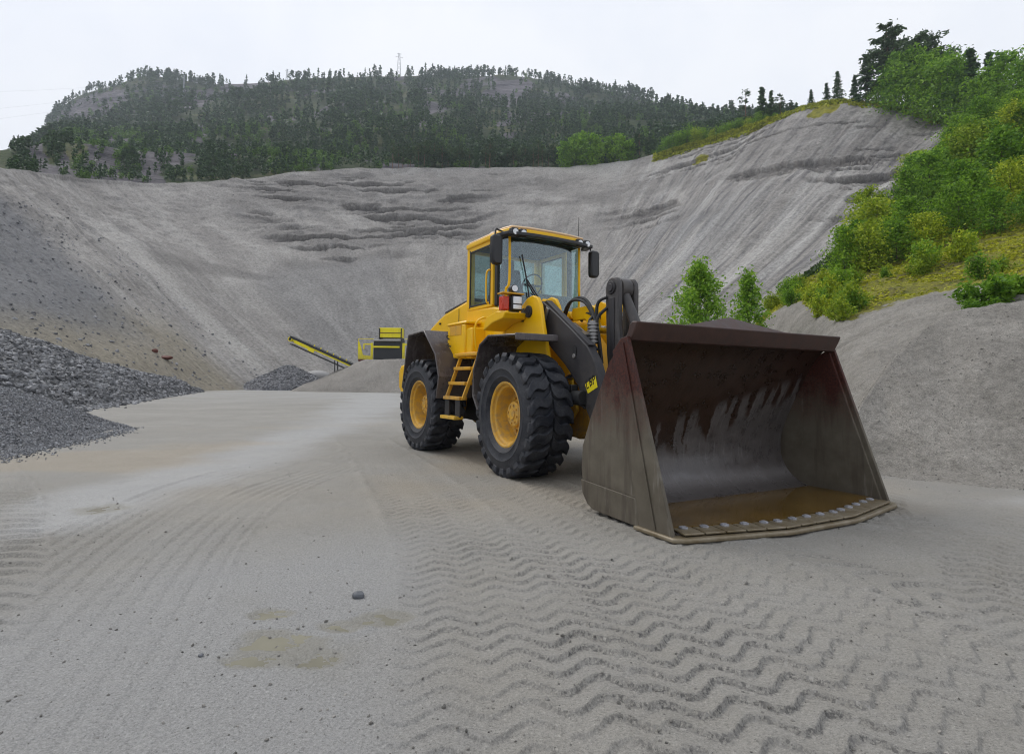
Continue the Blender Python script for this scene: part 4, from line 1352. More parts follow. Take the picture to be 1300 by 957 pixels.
def bush_proto(H, seed, w=0.55, ns=11, per=190, leaf=0.11, mat='leaves_bush'):
    r = np.random.default_rng(seed)
    b = MB(); C = []
    for k in range(ns):
        a = r.uniform(0, 2 * math.pi); L = H * w * r.uniform(0.15, 1.0); h = H * r.uniform(0.62, 1.0) * (1 - 0.35 * L / (H * w))
        p1 = np.array([math.cos(a) * L, math.sin(a) * L, h])
        b.tube([(0.05 * math.cos(a), 0.05 * math.sin(a), -0.2), tuple(p1 * np.array([0.45, 0.45, 0.55])), tuple(p1)], [0.012 * H, 0.008 * H, 0.002 * H], 5, sub=3)
        m = per
        t = r.random((m, 1)) ** 0.7
        base = p1 * np.array([1, 1, 1]) * np.concatenate([0.3 + 0.7 * t, 0.3 + 0.7 * t, t], 1)
        C.append(base + r.normal(size=(m, 3)) * H * 0.085 * np.array([1, 1, 0.8]))
    C = np.concatenate(C); C[:, 2] = np.clip(C[:, 2], 0.02, H * 1.05)
    return b.mesh('stems', MT['bark_shrub']), quads(C, leaf * r.uniform(0.5, 1.4, len(C)), MT[mat], 'foliage', 0.25, 1.5)


def plant(name, proto, loc, scale, rz, label, cat, group=None, parts=('trunk', 'crown'), sq=1.0, sink=0.0):
    e = empty(name, (loc[0], loc[1], loc[2] - sink), rz)
    e.scale = (scale * sq, scale * sq, scale)
    for nm, me in zip(parts, proto):
        link(bpy.data.objects.new(nm, me), e)
    return tag(e, label, cat, group)


# ---- pines in a row along the back rim (photo pixel of foot, height in px)
pines = [pine_proto(10, s, bare=b, spread=w) for s, b, w in ((1, 0.45, 0.17), (2, 0.5, 0.15), (3, 0.38, 0.19), (4, 0.55, 0.16), (5, 0.30, 0.18))]
spruces = [spruce_proto(10, s, w) for s, w in ((11, 0.17), (12, 0.14), (13, 0.20))]
prow = sorted([(float(x), float(h)) for x, h in
               zip(np.concatenate([np.linspace(497, 700, 34) + rng.uniform(-4, 4, 34), [705, 770, 782, 795, 806, 812, 823]]),
                   np.concatenate([rng.uniform(26, 44, 34), [30, 34, 38, 36, 33, 40, 30]]))])
for k, (px, hpx) in enumerate(prow):
    D = float(np.interp(px, up, rD)) + rng.uniform(2, 10)
    base = at(px, float(np.interp(px, up, rpy)) + 1.5, D)
    H = hpx / FPX * D
    kind = rng.random()
    pr = spruces[rng.integers(3)] if kind > 0.84 else pines[rng.integers(5)]
    nm = 'spruce_tree' if kind > 0.84 else 'pine_tree'
    plant(nm, pr, base, H / 10, rng.uniform(0, 6.28),
          '%s on the back quarry rim, %s conifer from the left' % ('narrow dark spruce' if kind > 0.84 else 'slim bare-trunked pine', ordinal(k)),
          'tree', 'conifers along the back rim of the quarry', sink=0.6)

# ---- birches on the rim, right of the pines
birches = [leafy_proto(8, s, w, leaf=0.42, per=60, nl=22, lo=0.08, clump=0.09) for s, w in ((21, 0.30), (22, 0.26), (23, 0.34))]
bl = [(716, 36, 0.9), (729, 44, 1.0), (744, 46, 1.1), (757, 42, 0.9), (772, 37, 0.8), (786, 40, 0.9), (800, 30, 0.9)]
for k, (px, hpx, sq) in enumerate(bl):
    D = float(np.interp(px, up, rD)) + rng.uniform(0.5, 3)
    plant('birch_tree', birches[k % 3], at(px, float(np.interp(px, up, rpy)) + 2, D), hpx / FPX * D / 8, k * 1.3,
          'bright green leafy birch on the back rim, %s birch from the left' % ordinal(k), 'tree', 'birches on the back rim of the quarry', sq=sq, sink=0.4)

# ---- bushes and saplings on the right rim
bushes = [bush_proto(3, s, w, mat=m) for s, w, m in ((31, 0.50, 'leaves_bush'), (32, 0.42, 'leaves_bush'), (33, 0.58, 'leaves_birch'), (34, 0.46, 'leaves_lime'))]
rimb = [(838, 16, 0), (850, 24, 2), (862, 30, 1), (872, 34, 0), (884, 26, 3), (893, 22, 2), (905, 17, 3), (916, 20, 0), (928, 22, 1), (940, 18, 2), (950, 16, 3), (962, 20, 0), (974, 14, 1), (984, 10, 2), (1030, 10, 1)]
for k, (px, hpx, b) in enumerate(rimb):
    D = float(np.interp(px, up, rD)) + rng.uniform(0.5, 4)
    plant('bush', bushes[b], at(px, float(np.interp(px, up, rpy)) + 2, D), hpx / FPX * D / 3, k * 1.7,
          'low green bush on the mossy right rim, %s rim bush from the left' % ordinal(k), 'bush', 'bushes along the right rim', ('stems', 'foliage'), sink=0.3)

ridge = [('pine_tree', pine_proto(10, 51, 0.16, 0.16, 0.8), 947, 52, 1), ('spruce_tree', spruces[1], 968, 50, 1.3), ('spruce_tree', spruces[0], 980, 42, 1.2),
         ('pine_tree', pines[4], 991, 34, .9), ('pine_tree', pines[2], 1004, 22, 1), ('spruce_tree', spruces[2], 1030, 30, 1.1), ('spruce_tree', spruces[0], 1050, 34, 1.3),
         ('spruce_tree', spruces[2], 1064, 48, 1.1)]
words_ = ['open-crowned pine on the bare right rim, tallest of the skyline group', 'slim dark spruce just right of the open-crowned rim pine', 'second slim spruce right of the open-crowned rim pine',
          'small round-topped pine right of the two slim rim spruces', 'tiny pine alone at the low end of the rim group', 'small pointed spruce left of the mossy hump on the rim',
          'pointed spruce standing behind the mossy hump on the rim', 'taller pointed spruce at the left edge of the hilltop thicket']
for (nm, pr, px, hpx, sq), w in zip(ridge, words_):
    D = float(np.interp(px, up, rD)) + 4
    plant(nm, pr, at(px, float(np.interp(px, up, rpy)) + 3, D), hpx / FPX * D / 10, px * 0.7, w, 'tree', sq=sq, sink=0.3)

# ---- thicket on the hilltop, right
bigpine = [pine_proto(14, 61, 0.28, 0.18, 2.3, leaf=0.022, lean=0.02), pine_proto(14, 62, 0.26, 0.27, 2.4, leaf=0.022, lean=0.08)]
bigsp = [spruce_proto(12, 63, 0.22, 34), spruce_proto(12, 64, 0.18, 34)]
broad = [leafy_proto(9, s, w, leaf=0.30, per=110, nl=30, lo=0.05, mat=m, clump=0.10) for s, w, m in
         ((71, 0.36, 'leaves_birch'), (72, 0.42, 'leaves_bush'), (73, 0.30, 'leaves_birch'))]
top = [('pine_tree', bigpine[0], 14, 1130, 134, 98, 114, 1.0, 'tall airy pine rising above the hilltop thicket'),
       ('pine_tree', bigpine[1], 14, 1168, 138, 94, 100, 1.0, 'wide leaning pine beside the tallest hilltop pine'),
       ('pine_tree', bigpine[0], 14, 1150, 136, 97, 92, 1.1, 'second airy pine between the tall and the leaning hilltop pines'),
       ('pine_tree', bigpine[1], 14, 1192, 142, 92, 92, 0.9, 'lower leaning pine at the right of the hilltop pines'),
       ('spruce_tree', bigsp[1], 12, 1086, 133, 104, 44, 1.2, 'short spruce at the very left of the hilltop thicket'),
       ('spruce_tree', bigsp[1], 12, 1212, 148, 86, 88, 1.2, 'dark spruce between the leaning pines and the right spruces'),
       ('spruce_tree', bigsp[0], 12, 1102, 134, 102, 74, 1.2, 'dense dark spruce at the left front of the hilltop thicket'),
       ('birch_tree', broad[1], 9, 1116, 133, 100, 30, 1.1, 'low rounded broadleaf in front of the dense hilltop spruce'),
       ('birch_tree', broad[0], 9, 1142, 138, 95, 78, 0.9, 'green broadleaf under the tall airy pine'),
       ('birch_tree', broad[2], 9, 1160, 140, 92, 84, 1.0, 'darker broadleaf under the wide leaning pine'),
       ('birch_tree', broad[1], 9, 1184, 146, 88, 88, 0.9, 'bushy broadleaf right of the leaning pine'),
       ('birch_tree', broad[0], 9, 1206, 150, 84, 86, 1.0, 'broadleaf on the hilltop between leaning pine and right spruces'),
       ('spruce_tree', bigsp[1], 12, 1236, 150, 80, 100, 1.1, 'left of two dark spruces near the right edge of the hilltop'),
       ('spruce_tree', bigsp[0], 12, 1260, 150, 78, 96, 1.0, 'right of two dark spruces near the right edge of the hilltop'),
       ('birch_tree', broad[2], 9, 1224, 152, 82, 74, 1.1, 'rounded broadleaf below the two right hilltop spruces'),
       ('birch_tree', broad[1], 9, 1250, 160, 74, 74, 1.0, 'full green broadleaf in front of the two right hilltop spruces'),
       ('birch_tree', broad[0], 9, 1280, 150, 72, 92, 1.0, 'tall green broadleaf at the top right corner'),
       ('birch_tree', broad[2], 9, 1306, 152, 68, 84, 1.0, 'green broadleaf cut by the right edge on the hilltop'),
       ('birch_tree', broad[1], 9, 1340, 152, 64, 84, 1.0, 'broadleaf just beyond the right edge of the hilltop')]
for nm, pr, H0, px, py, D, hpx, sq, w in top:
    plant(nm, pr, at(px, py, D), hpx / FPX * D / H0, px * 0.37, w, 'tree', sq=sq, sink=0.6)

# ---- bushes covering the bank on the right
tall = [leafy_proto(4.5, s, w, leaf=0.16, per=84, nl=30, lo=0.04, mat=m, bark='bark_shrub', clump=0.10) for s, w, m in
        ((81, 0.30, 'leaves_bush'), (82, 0.36, 'leaves_bush'), (83, 0.27, 'leaves_birch'), (84, 0.33, 'leaves_lime'))]
spots = []
for k in range(80):
    px = 1098 + 300 * rng.random() ** 0.9
    r = 2.30 + 2.3 * rng.random() ** 1.1
    if px < 1135 and r > 2.9: continue
    if px < 1185 and r > 3.4: continue
    if px < 1215 and r > 4.0: continue
    spots.append((px, r))
for px, r in [(1072, 2.0), (1088, 2.1), (1104, 2.0), (1120, 2.2), (1138, 2.05), (1156, 2.15), (1176, 2.05), (1198, 2.2), (1218, 2.1), (1240, 2.15), (1264, 2.05), (1284, 2.2), (1302, 2.1)]:
    spots.append((px, r))
pts = []
for px, r in spots:
    b = bank_pt(px, r); u, v = proj_px(b[None]); pts.append((float(u[0]), r, b))
pts.sort(key=lambda q: q[0])
for k, (u, r, b) in enumerate(pts):
    d = b[1]
    lime = 3 if (rng.random() < (0.28 if u < 1120 else 0.12)) else int(rng.integers(3))
    H = rng.uniform(1.6, 3.0) if r < 2.25 else rng.uniform(2.2, 4.6)
    shade = ['mid green', 'deep green', 'fresh green', 'yellowish green'][lime]
    plant('shrub', tall[lime], b, H / 4.5, rng.uniform(0, 6.28), '%s leafy shrub on the right bank, %s shrub of the thicket from the left' % (shade, ordinal(k)),
          'shrub', 'shrubs covering the right bank', ('stems', 'foliage'), sq=rng.uniform(0.9, 1.3), sink=0.15)

# ---- weeds and small bushes on the moss shoulder
lowb = [bush_proto(1.2, s, w, ns=9, per=130, leaf=0.075, mat=m) for s, w, m in ((91, 0.55, 'leaves_lime'), (92, 0.40, 'leaves_lime'), (93, 0.6, 'leaves_bush'))]
weeds = []
for k in range(34):
    px = rng.uniform(965, 1300); r = rng.uniform(1.05, 1.95)
    if px > 1120 and r < 1.5 and rng.random() < 0.75: continue
    weeds.append((px, r))
weeds += [(1045, 1.05), (1060, 1.1), (1072, 1.05), (1085, 1.15), (1052, 1.3), (1036, 1.35), (1020, 1.4), (1010, 1.5), (1065, 1.5), (1080, 1.6)]
wp = []
for px, r in weeds:
    b = bank_pt(px, r); u, v = proj_px(b[None]); wp.append((float(u[0]), b, r))
wp.sort(key=lambda q: q[0])
for k, (u, b, r) in enumerate(wp):
    plant('weed_clump', lowb[int(rng.integers(3))], b, rng.uniform(0.5, 1.25), rng.uniform(0, 6.28), 'yellow-green weed clump on the mossy bank shoulder, %s clump from the left' % ordinal(k), 'weeds',
          'weed clumps on the mossy shoulder', ('stems', 'foliage'), sq=0.9, sink=0.08)
# broad low shrub lying on the sand heap at the right edge
fr_ = bush_proto(1.0, 95, 0.75, ns=13, per=150, leaf=0.085, mat='leaves_bush')
for (px, py, D, s, w) in ((1240, 398, 12.6, 0.55, 'small leafy shrub lying lowest on the sand heap crest'), (1262, 385, 13.0, 0.85, 'broad leafy shrub in the middle of the sand heap crest at right'),
                          (1288, 374, 13.2, 0.75, 'leafy shrub on the sand heap crest cut close to the right edge')):
    b = surf_at(BPt, px, py); 
    plant('shrub', fr_, at(px, py, D), s, px, w, 'shrub', None, ('stems', 'foliage'), sq=1.15, sink=0.1)

# ---- two young birches behind the bucket
yb = [leafy_proto(6, 101, 0.26, leaf=0.095, per=150, nl=46, lo=0.30, mat='leaves_young', clump=0.040, taper=0.5, bark='bark_shrub', cone=0.85),
      leafy_proto(5.6, 102, 0.17, leaf=0.09, per=105, nl=34, lo=0.30, mat='leaves_young', clump=0.034, taper=0.5, bark='bark_shrub', cone=0.85)]
for (px, pt, D, pr, H0, w) in ((888, 331, 22.0, yb[0], 6.0, 'wider young birch standing behind the bucket, left of the pair'), (950, 344, 22.5, yb[1], 5.6, 'slender young birch standing behind the bucket, right of the pair')):
    topz = at(px, pt, D)
    plant('young_birch', pr, (topz[0], D, 0), topz[2] / H0, px, w, 'tree')

# ---- moss cushions on the shoulder of the bank
wm = sstep(1.05, 1.2, BT) * sstep(2.6, 2.2, BT) * (0.12 + sstep(-0.2, 0.2, fbm(bx_ * 0.9, by_ * 0.9, 131, 4))) * (BPX > 950) * (mossb > 0.3) + 1e-6
C, j, i = scatter_on(BPt, 30000, wm)
dD = np.linalg.norm(C[:, :2], axis=1)
C[:, 2] += 0.02
mo = obj('moss_cushions', quads(C, (0.022 + 0.0026 * dD) * rng.uniform(0.5, 1.5, len(C)), MT['moss_tufts'], 'moss_cushions', 0.75, 1.6), None)
tag(mo, 'yellow-green moss covering the shoulder of the right bank', 'moss', kind='stuff')
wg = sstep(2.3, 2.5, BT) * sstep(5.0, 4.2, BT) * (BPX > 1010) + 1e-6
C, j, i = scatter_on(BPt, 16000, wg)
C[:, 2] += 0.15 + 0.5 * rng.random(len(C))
un = obj('undergrowth', quads(C, 0.14 + 0.16 * rng.random(len(C)), MT['leaves_gap_shade'], 'undergrowth', 0.3, 1.5), None)  # dark leaf colour stands in for shade between the shrubs
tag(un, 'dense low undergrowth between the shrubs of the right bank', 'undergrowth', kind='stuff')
# grass along the right rim
wr = sstep(0.955, 0.99, TV) * (PX > 830) * (PX < 1215) + 1e-7
C, j, i = scatter_on(QP, 6000, wr)
C[:, 2] += 0.25
gr = obj('rim_grass', quads(C, 0.35 + 0.35 * rng.random(len(C)), MT['moss_tufts'], 'rim_grass', 0.2, 1.6), None)
tag(gr, 'yellow-green grass and moss along the right rim of the quarry', 'grass', kind='stuff')


# ---- far wood on the hill
def forest_variant(kind, seed):
    r = np.random.default_rng(seed)
    V = []; F = []
    if kind == 'c':
        C = []
        bare = r.uniform(0.15, 0.45); w = r.uniform(0.13, 0.20)
        for k in range(44):
            t = r.random(); z = bare + (1 - bare) * t
            L = w * (0.25 + 0.75 * math.sin(math.pi * min(1, 0.3 + 0.7 * t))) * math.sqrt(r.random()); a = r.uniform(0, 6.28)
            C.append((math.cos(a) * L, math.sin(a) * L, z - 0.03 * L))
        S = r.uniform(0.06, 0.13, 44)
    elif kind == 's':
        C = []
        for k in range(46):
            t = r.random(); z = 0.06 + 0.94 * t; L = 0.17 * (1 - t) * math.sqrt(r.random()) + 0.005; a = r.uniform(0, 6.28)
            C.append((math.cos(a) * L, math.sin(a) * L, z))
        S = r.uniform(0.05, 0.11, 46)
    else:
        C = []
        for k in range(60):
            d = r.normal(size=3); d /= np.linalg.norm(d); q = r.random() ** 0.4
            C.append((d[0] * 0.30 * q, d[1] * 0.30 * q, 0.55 + d[2] * 0.42 * q))
        S = r.uniform(0.07, 0.15, 60)
    C = np.array(C); n = len(C)
    R = rand_rot(n); a = R[:, :, 0] * np.array([1, 1, 0.5]); b = R[:, :, 1]
    S = S[:, None]
    Q = np.stack([C - a * S, C - b * S * 0.6, C + a * S, C + b * S * 0.6], 1).reshape(-1, 3)
    tr = np.array([(-.008, 0, 0), (.008, 0, 0), (.004, 0, .8), (-.004, 0, .8), (0, -.008, 0), (0, .008, 0), (0, .004, .8), (0, -.004, .8)])
    return np.concatenate([Q, tr]), n


def forest(name, variants, C, Hs, mat, label):
    Vs = []; Fs = []; off = 0
    vi = rng.integers(len(variants), size=len(C)); rot = rng.uniform(0, 6.28, len(C))
    for k, (v, n) in enumerate(variants):
        m = np.nonzero(vi == k)[0]
        if not len(m): continue
        c = np.cos(rot[m])[:, None]; s = np.sin(rot[m])[:, None]
        x = (v[None, :, 0] * c - v[None, :, 1] * s) * Hs[m, None] + C[m, None, 0]
        y = (v[None, :, 0] * s + v[None, :, 1] * c) * Hs[m, None] + C[m, None, 1]
        z = v[None, :, 2] * Hs[m, None] + C[m, None, 2] - 0.4
        P = np.stack([x, y, z], -1).reshape(-1, 3)
        f = np.arange(len(v)).reshape(-1, 4)[None] + (np.arange(len(m)) * len(v))[:, None, None]
        Vs.append(P); Fs.append(f.reshape(-1, 4) + off); off += len(P)
    o = obj(name, fast_mesh(name, np.concatenate(Vs), np.concatenate(Fs), smooth=False), mat)
    return tag(o, label, 'forest', kind='stuff')


fw_ = (1 - 0.88 * sstep(0.45, 0.75, ROCK)) * (0.4 + sstep(-0.3, 0.3, fbm(HPX * 0.03, tw * 6, 200, 3))) * (HPX > 6) * (HPX < 1010) * (tw < 1.0)
fw_ = fw_ * (1 + 3.0 * sstep(0.93, 0.99, tw)) / (HP[..., 1] / 300) ** 2
C, j, i = scatter_on(HP, 7600, fw_)
Hs = np.minimum(rng.uniform(7, 14, len(C)), C[:, 1] * 0.032) * (0.65 + 0.35 * rng.random(len(C)))
forest('hillside_forest', [forest_variant('c', s) for s in range(5)] + [forest_variant('s', s) for s in range(5, 8)], C, Hs, MT['forest_needles'], 'dark conifer wood covering the hill behind the quarry')
lw = (1 - 0.8 * sstep(0.45, 0.75, ROCK)) * (HPX > 62) * (HPX < 960) * sstep(0.75, 0.1, tw) * sstep(-0.05, 0.35, fbm(HPX * 0.016, tw * 5, 204, 3))
lw = lw + 2.0 * sstep(1, 0.3, np.hypot((HPX - 380) / 60, (tw - 0.06) / 0.10)) + 0.4 * sstep(1, 0.3, np.hypot((HPX - 200) / 80, (tw - 0.3) / 0.15))
C, j, i = scatter_on(HP, 2300, (lw + 0.05 * (HPX > 40) * (HPX < 960)) / (HP[..., 1] / 300) ** 2)
forest('hillside_birches', [forest_variant('b', s) for s in range(20, 25)], C, np.minimum(rng.uniform(3.5, 7.0, len(C)), C[:, 1] * 0.018), MT['forest_leaves'], 'light green broadleaf patches low on the hill behind the quarry')

# ================================================================== WHEEL LOADER
LA, LART = 0.4894, 0.0633
loader = empty('wheel_loader', (1.0482, 7.8352, 0.0), math.atan2(-math.cos(LA), math.sin(LA)))
tag(loader, 'yellow wheel loader parked with its big rusty bucket lowered to the sand', 'wheel loader')
_R2 = Matrix.Rotation(LART, 2)
_pv = Vector((-1.6, 0.0)); _off = _pv - _R2 @ _pv


def part(name, mb, mat, bevel=0.008, rear=False, parent=None, label=None, **kw):
    o = mb.build(name, MT[mat], parent or loader, bevel, **kw)
    if rear and parent is None:
        o.location = (_off.x, _off.y, 0); o.rotation_euler = (0, 0, LART)
    if label: o['label'] = label
    return o


# ---- wheels
def tyre_mb():
    b = MB()
    prof = [(0.405, -0.215), (0.425, -0.245), (0.47, -0.270), (0.485, -0.285), (0.50, -0.281), (0.575, -0.300), (0.585, -0.308), (0.60, -0.301), (0.66, -0.297), (0.70, -0.287), (0.735, -0.262), (0.752, -0.20), (0.758, -0.1), (0.760, 0.0)]
    prof = prof + [(r, -y) for r, y in prof[-2::-1]]
    b.lathe(prof, n=72)
    n = 23; pitch = 2 * math.pi / n
    vs = [0.012, 0.045, 0.08, 0.115, 0.15, 0.185, 0.22, 0.25, 0.275, 0.292]
    for side in (-1, 1):
        for k in range(n):
            th0 = k * pitch + (0.5 * pitch if side > 0 else 0)
            ring = []
            for v in vs:
                t = v / 0.292
                off = pitch * (0.85 * t + 0.20 * math.sin(2 * math.pi * t))
                wdt = pitch * (0.30 + 0.03 * math.sin(3 * math.pi * t))
                rt = 0.806 - 0.012 * t * t - (0.010 if t > 0.99 else 0)
                rb = 0.738 if t < 0.9 else 0.725
                yb = v if t < 0.95 else v - 0.02
                c = th0 - off
                ring.append([(rb, c - wdt * 1.12, yb), (rt - 0.008, c - wdt * 0.97, v), (rt, c - wdt * 0.86, v), (rt, c + wdt * 0.86, v), (rt - 0.008, c + wdt * 0.97, v), (rb, c + wdt * 1.12, yb)])
            # shoulder running down the sidewall
            c = th0 - pitch * 0.85; wdt = pitch * 0.30
            ring.append([(0.69, c - wdt, 0.278), (0.745, c - wdt * 0.97, 0.306), (0.748, c - wdt * 0.86, 0.309), (0.748, c + wdt * 0.86, 0.309), (0.745, c + wdt * 0.97, 0.306), (0.69, c + wdt, 0.278)])
            ring.append([(0.66, c - wdt * 0.8, 0.27), (0.685, c - wdt * 0.8, 0.298), (0.685, c - wdt * 0.7, 0.299), (0.685, c + wdt * 0.7, 0.299), (0.685, c + wdt * 0.8, 0.298), (0.66, c + wdt * 0.8, 0.27)])
            V = [(r * math.cos(a), side * y, r * math.sin(a)) for q in ring for (r, a, y) in q]
            m = 6; F = []
            for i in range(len(ring) - 1):
                F += [(i * m + j, i * m + j + 1, (i + 1) * m + j + 1, (i + 1) * m + j) for j in range(m - 1)]
            F += [tuple(range(m)), tuple((len(ring) - 1) * m + j for j in range(m - 1, -1, -1))]
            b.add(V, F)
    return b


def rim_mb():
    b = MB()
    b.lathe([(0.415, -0.19), (0.428, -0.225), (0.424, -0.245), (0.405, -0.248), (0.388, -0.236), (0.380, -0.205), (0.355, -0.19), (0.345, -0.16), (0.338, -0.02), (0.325, 0.01), (0.30, 0.02), (0.19, 0.02), (0.19, 0.06)], n=64)
    b.lathe([(0.36, 0.2), (0.415, 0.21), (0.42, 0.24), (0.40, 0.24), (0.34, 0.19), (0.34, 0.0)], n=64)
    return b


def hub_mb():
    b = MB()
    b.lathe([(0.21, 0.03), (0.205, -0.03), (0.17, -0.05), (0.165, -0.11), (0.15, -0.125), (0.07, -0.13), (0.065, -0.145), (0.0, -0.147)], n=40)
    for k in range(8):
        a = k * math.pi / 4
        b.cyl((0.115 * math.cos(a), -0.12, 0.115 * math.sin(a)), (0.115 * math.cos(a), -0.143, 0.115 * math.sin(a)), 0.014, 6)
    return b


def studs_mb():
    b = MB()
    for k in range(16):
        a = k * math.pi / 8 + 0.1
        b.cyl((0.255 * math.cos(a), 0.022, 0.255 * math.sin(a)), (0.255 * math.cos(a), -0.02, 0.255 * math.sin(a)), 0.017, 6)
    return b


tm = tyre_mb().mesh('tyre', MT['tyre_rubber'], True, 32)
rm_ = rim_mb().mesh('wheel', MT['rim_paint'], True, 40)
hm_ = hub_mb().mesh('hub', MT['rim_paint'], True, 35)
stm = studs_mb().mesh('wheel_nut_ring', MT['rim_paint'], True, 35)
for (wx_, rear) in ((0.0, False), (-3.2, True)):
    for sd in (-1, 1):
        w = link(bpy.data.objects.new('wheel', rm_), loader)
        p = Vector((wx_, 1.04 * sd)); rz = 0.0
        if rear: p = _R2 @ p + _off; rz = LART
        w.location = (p.x, p.y, 0.788)
        w.rotation_euler = (0, 0.37 * wx_ + 0.2, rz + (math.pi if sd > 0 else 0))
        for nm, me in (('tyre', tm), ('hub', hm_), ('wheel_nut_ring', stm)):
            link(bpy.data.objects.new(nm, me), w)

# ---- front frame
b = MB()
b.prism([(-1.5, 0.75), (-1.5, 1.15), (-1.15, 1.55), (-0.9, 1.95), (-0.2, 1.95), (0.15, 1.6), (0.45, 1.0), (0.62, 0.62), (0.3, 0.48), (-0.6, 0.5)], -0.36, 0.36)
part('front_frame', b, 'yellow_paint_worn', 0.02)
tower = [(-1.0, 0.9), (-1.12, 1.5), (-1.12, 2.02), (-0.98, 2.10), (-0.72, 2.12), (-0.50, 2.30), (-0.36, 2.38), (-0.22, 2.40), (-0.10, 2.36), (-0.02, 2.25), (0.06, 1.95), (0.22, 1.45), (0.42, 0.85), (0.2, 0.6)]
for y0, y1 in ((-0.76, -0.70), (-0.46, -0.41), (0.41, 0.46), (0.70, 0.76)):
    part('tower_plate', MB().prism(tower, y0, y1), 'yellow_paint', 0.012)
for s in (-1, 1):
    tw_ = part('tower_bridge', MB().prism([(-1.1, 1.0), (-1.1, 1.98), (-1.0, 1.98), (-0.95, 1.0)], min(.41 * s, .76 * s), max(.41 * s, .76 * s)), 'yellow_paint', 0.01)
    pin = MB(); pin.cyl((-0.30, s * 0.40, 2.18), (-0.30, s * 0.79, 2.18), 0.085, 20); pin.cyl((-0.30, s * 0.79, 2.18), (-0.30, s * 0.80, 2.18), 0.05, 16)
    part('pivot_pin', pin, 'arm_grey', 0.008)
    # dark opening in the tower plate
    part('tower_recess', MB().prism([(-0.56, 2.16), (-0.50, 2.24), (-0.44, 2.25), (-0.42, 2.16), (-0.46, 2.05), (-0.54, 2.06)], s * 0.757 if s > 0 else -0.766, s * 0.757 + 0.009 if s > 0 else -0.757), 'black_rubber', 0.0)
# axles
for ax, rear in ((0.0, False), (-3.2, True)):
    b = MB(); b.cyl((ax, -0.82, 0.79), (ax, 0.82, 0.79), 0.17, 20); b.lathe([(0.01, -0.3), (0.2, -0.28), (0.33, -0.12), (0.34, 0.12), (0.2, 0.28), (0.01, 0.3)], (ax, 0, 0.76), 24)
    part('axle', b, 'yellow_paint_worn', 0.01, rear)
# centre joint
b = MB(); b.cyl((-1.6, 0, 0.7), (-1.6, 0, 1.3), 0.17, 20); b.box((-1.6, 0, 1.24), (0.5, 0.5, 0.09)); b.box((-1.6, 0, 0.76), (0.5, 0.5, 0.09))
part('centre_joint', b, 'chassis_dark', 0.01)
# front fenders
for s in (-1, 1):
    b = MB()
    b.strip([(-0.70, 0.80), (-0.87, 1.00), (-0.86, 1.36), (-0.66, 1.72), (-0.38, 1.835), (0.40, 1.80)], -0.028, min(.74 * s, 1.36 * s), max(.74 * s, 1.36 * s))
    b.box((0.405, 1.05 * s, 1.765), (0.03, 0.62, 0.09))
    part('front_fender', b, 'fender_grey', 0.012)
    b = MB(); b.box((-0.75, 0.80 * s, 1.55), (0.12, 0.18, 0.4))
    part('fender_bracket', b, 'yellow_paint', 0.01)

# ---- lift arms and linkage
armp = [(-0.46, 2.14), (-0.40, 2.29), (-0.28, 2.345), (-0.14, 2.30), (0.16, 2.12), (0.55, 1.87), (0.88, 1.64), (1.02, 1.47), (1.11, 1.28), (1.17, 1.06), (1.38, 0.74), (1.78, 0.44), (1.86, 0.33), (1.84, 0.19), (1.72, 0.13),
        (1.55, 0.19), (1.25, 0.42), (1.0, 0.66), (0.86, 0.86), (0.68, 1.16), (0.40, 1.42), (0.05, 1.66), (-0.30, 1.94)]
for s in (-1, 1):
    y0, y1 = (-0.62, -0.50) if s < 0 else (0.50, 0.62)
    a = part('lift_arm', MB().prism(armp, y0, y1), 'arm_grey', 0.014)
    hole = MB(); hole.prism([(0.57, 1.655), (0.62, 1.67), (0.655, 1.64), (0.65, 1.54), (0.61, 1.515), (0.575, 1.55)], -0.628 if s < 0 else 0.621, -0.621 if s < 0 else 0.628)
    part('arm_slot', hole, 'black_rubber', 0, parent=a)
    pin = MB(); pin.cyl((0.615, s * 0.60, 1.535), (0.615, s * 0.645, 1.535), 0.028, 12)
    part('slot_bolt', pin, 'bare_steel', 0.004, parent=a)
    pin = MB(); pin.cyl((1.74, s * 0.46, 0.29), (1.74, s * 0.66, 0.29), 0.085, 18)
    part('arm_pin', pin, 'bare_steel', 0.006, parent=a)
    # edge rail with hose clamps running along the arm top
    rl = MB(); rl.prism([(-0.16, 2.315), (-0.10, 2.33), (0.90, 1.665), (0.87, 1.645)], s * 0.56 - 0.045, s * 0.56 + 0.045)
    part('arm_rail', rl, 'arm_grey', 0.006, parent=a)
    cl_ = MB(); cl_.box((-0.06, s * 0.635, 2.14), (0.07, 0.03, 0.17), ('Y', 0.6))
    part('arm_clamp', cl_, 'bare_steel', 0.006, parent=a)
    # lift cylinder under the arm
    cy = MB(); cy.cyl((-0.75, s * 0.56, 0.95), (0.22, s * 0.56, 1.22), 0.085, 18)
    c_ = part('lift_cylinder', cy, 'yellow_paint_worn', 0.01)
    rd = MB(); rd.cyl((0.22, s * 0.56, 1.22), (0.62, s * 0.56, 1.33), 0.048, 14)
    part('cylinder_rod', rd, 'chrome', 0.0, parent=c_)
b = MB(); b.cyl((0.98, -0.51, 1.14), (0.98, 0.51, 1.14), 0.16, 24)
part('cross_tube', b, 'arm_grey', 0.01)
bell = [(0.67, 2.40), (0.69, 2.48), (0.745, 2.535), (0.81, 2.55), (0.88, 2.53), (0.925, 2.47), (0.93, 2.36), (0.92, 1.95), (0.99, 1.5), (1.06, 1.1), (1.02, 0.80), (0.88, 0.70), (0.76, 0.82), (0.74, 1.2), (0.69, 1.6), (0.68, 2.0)]
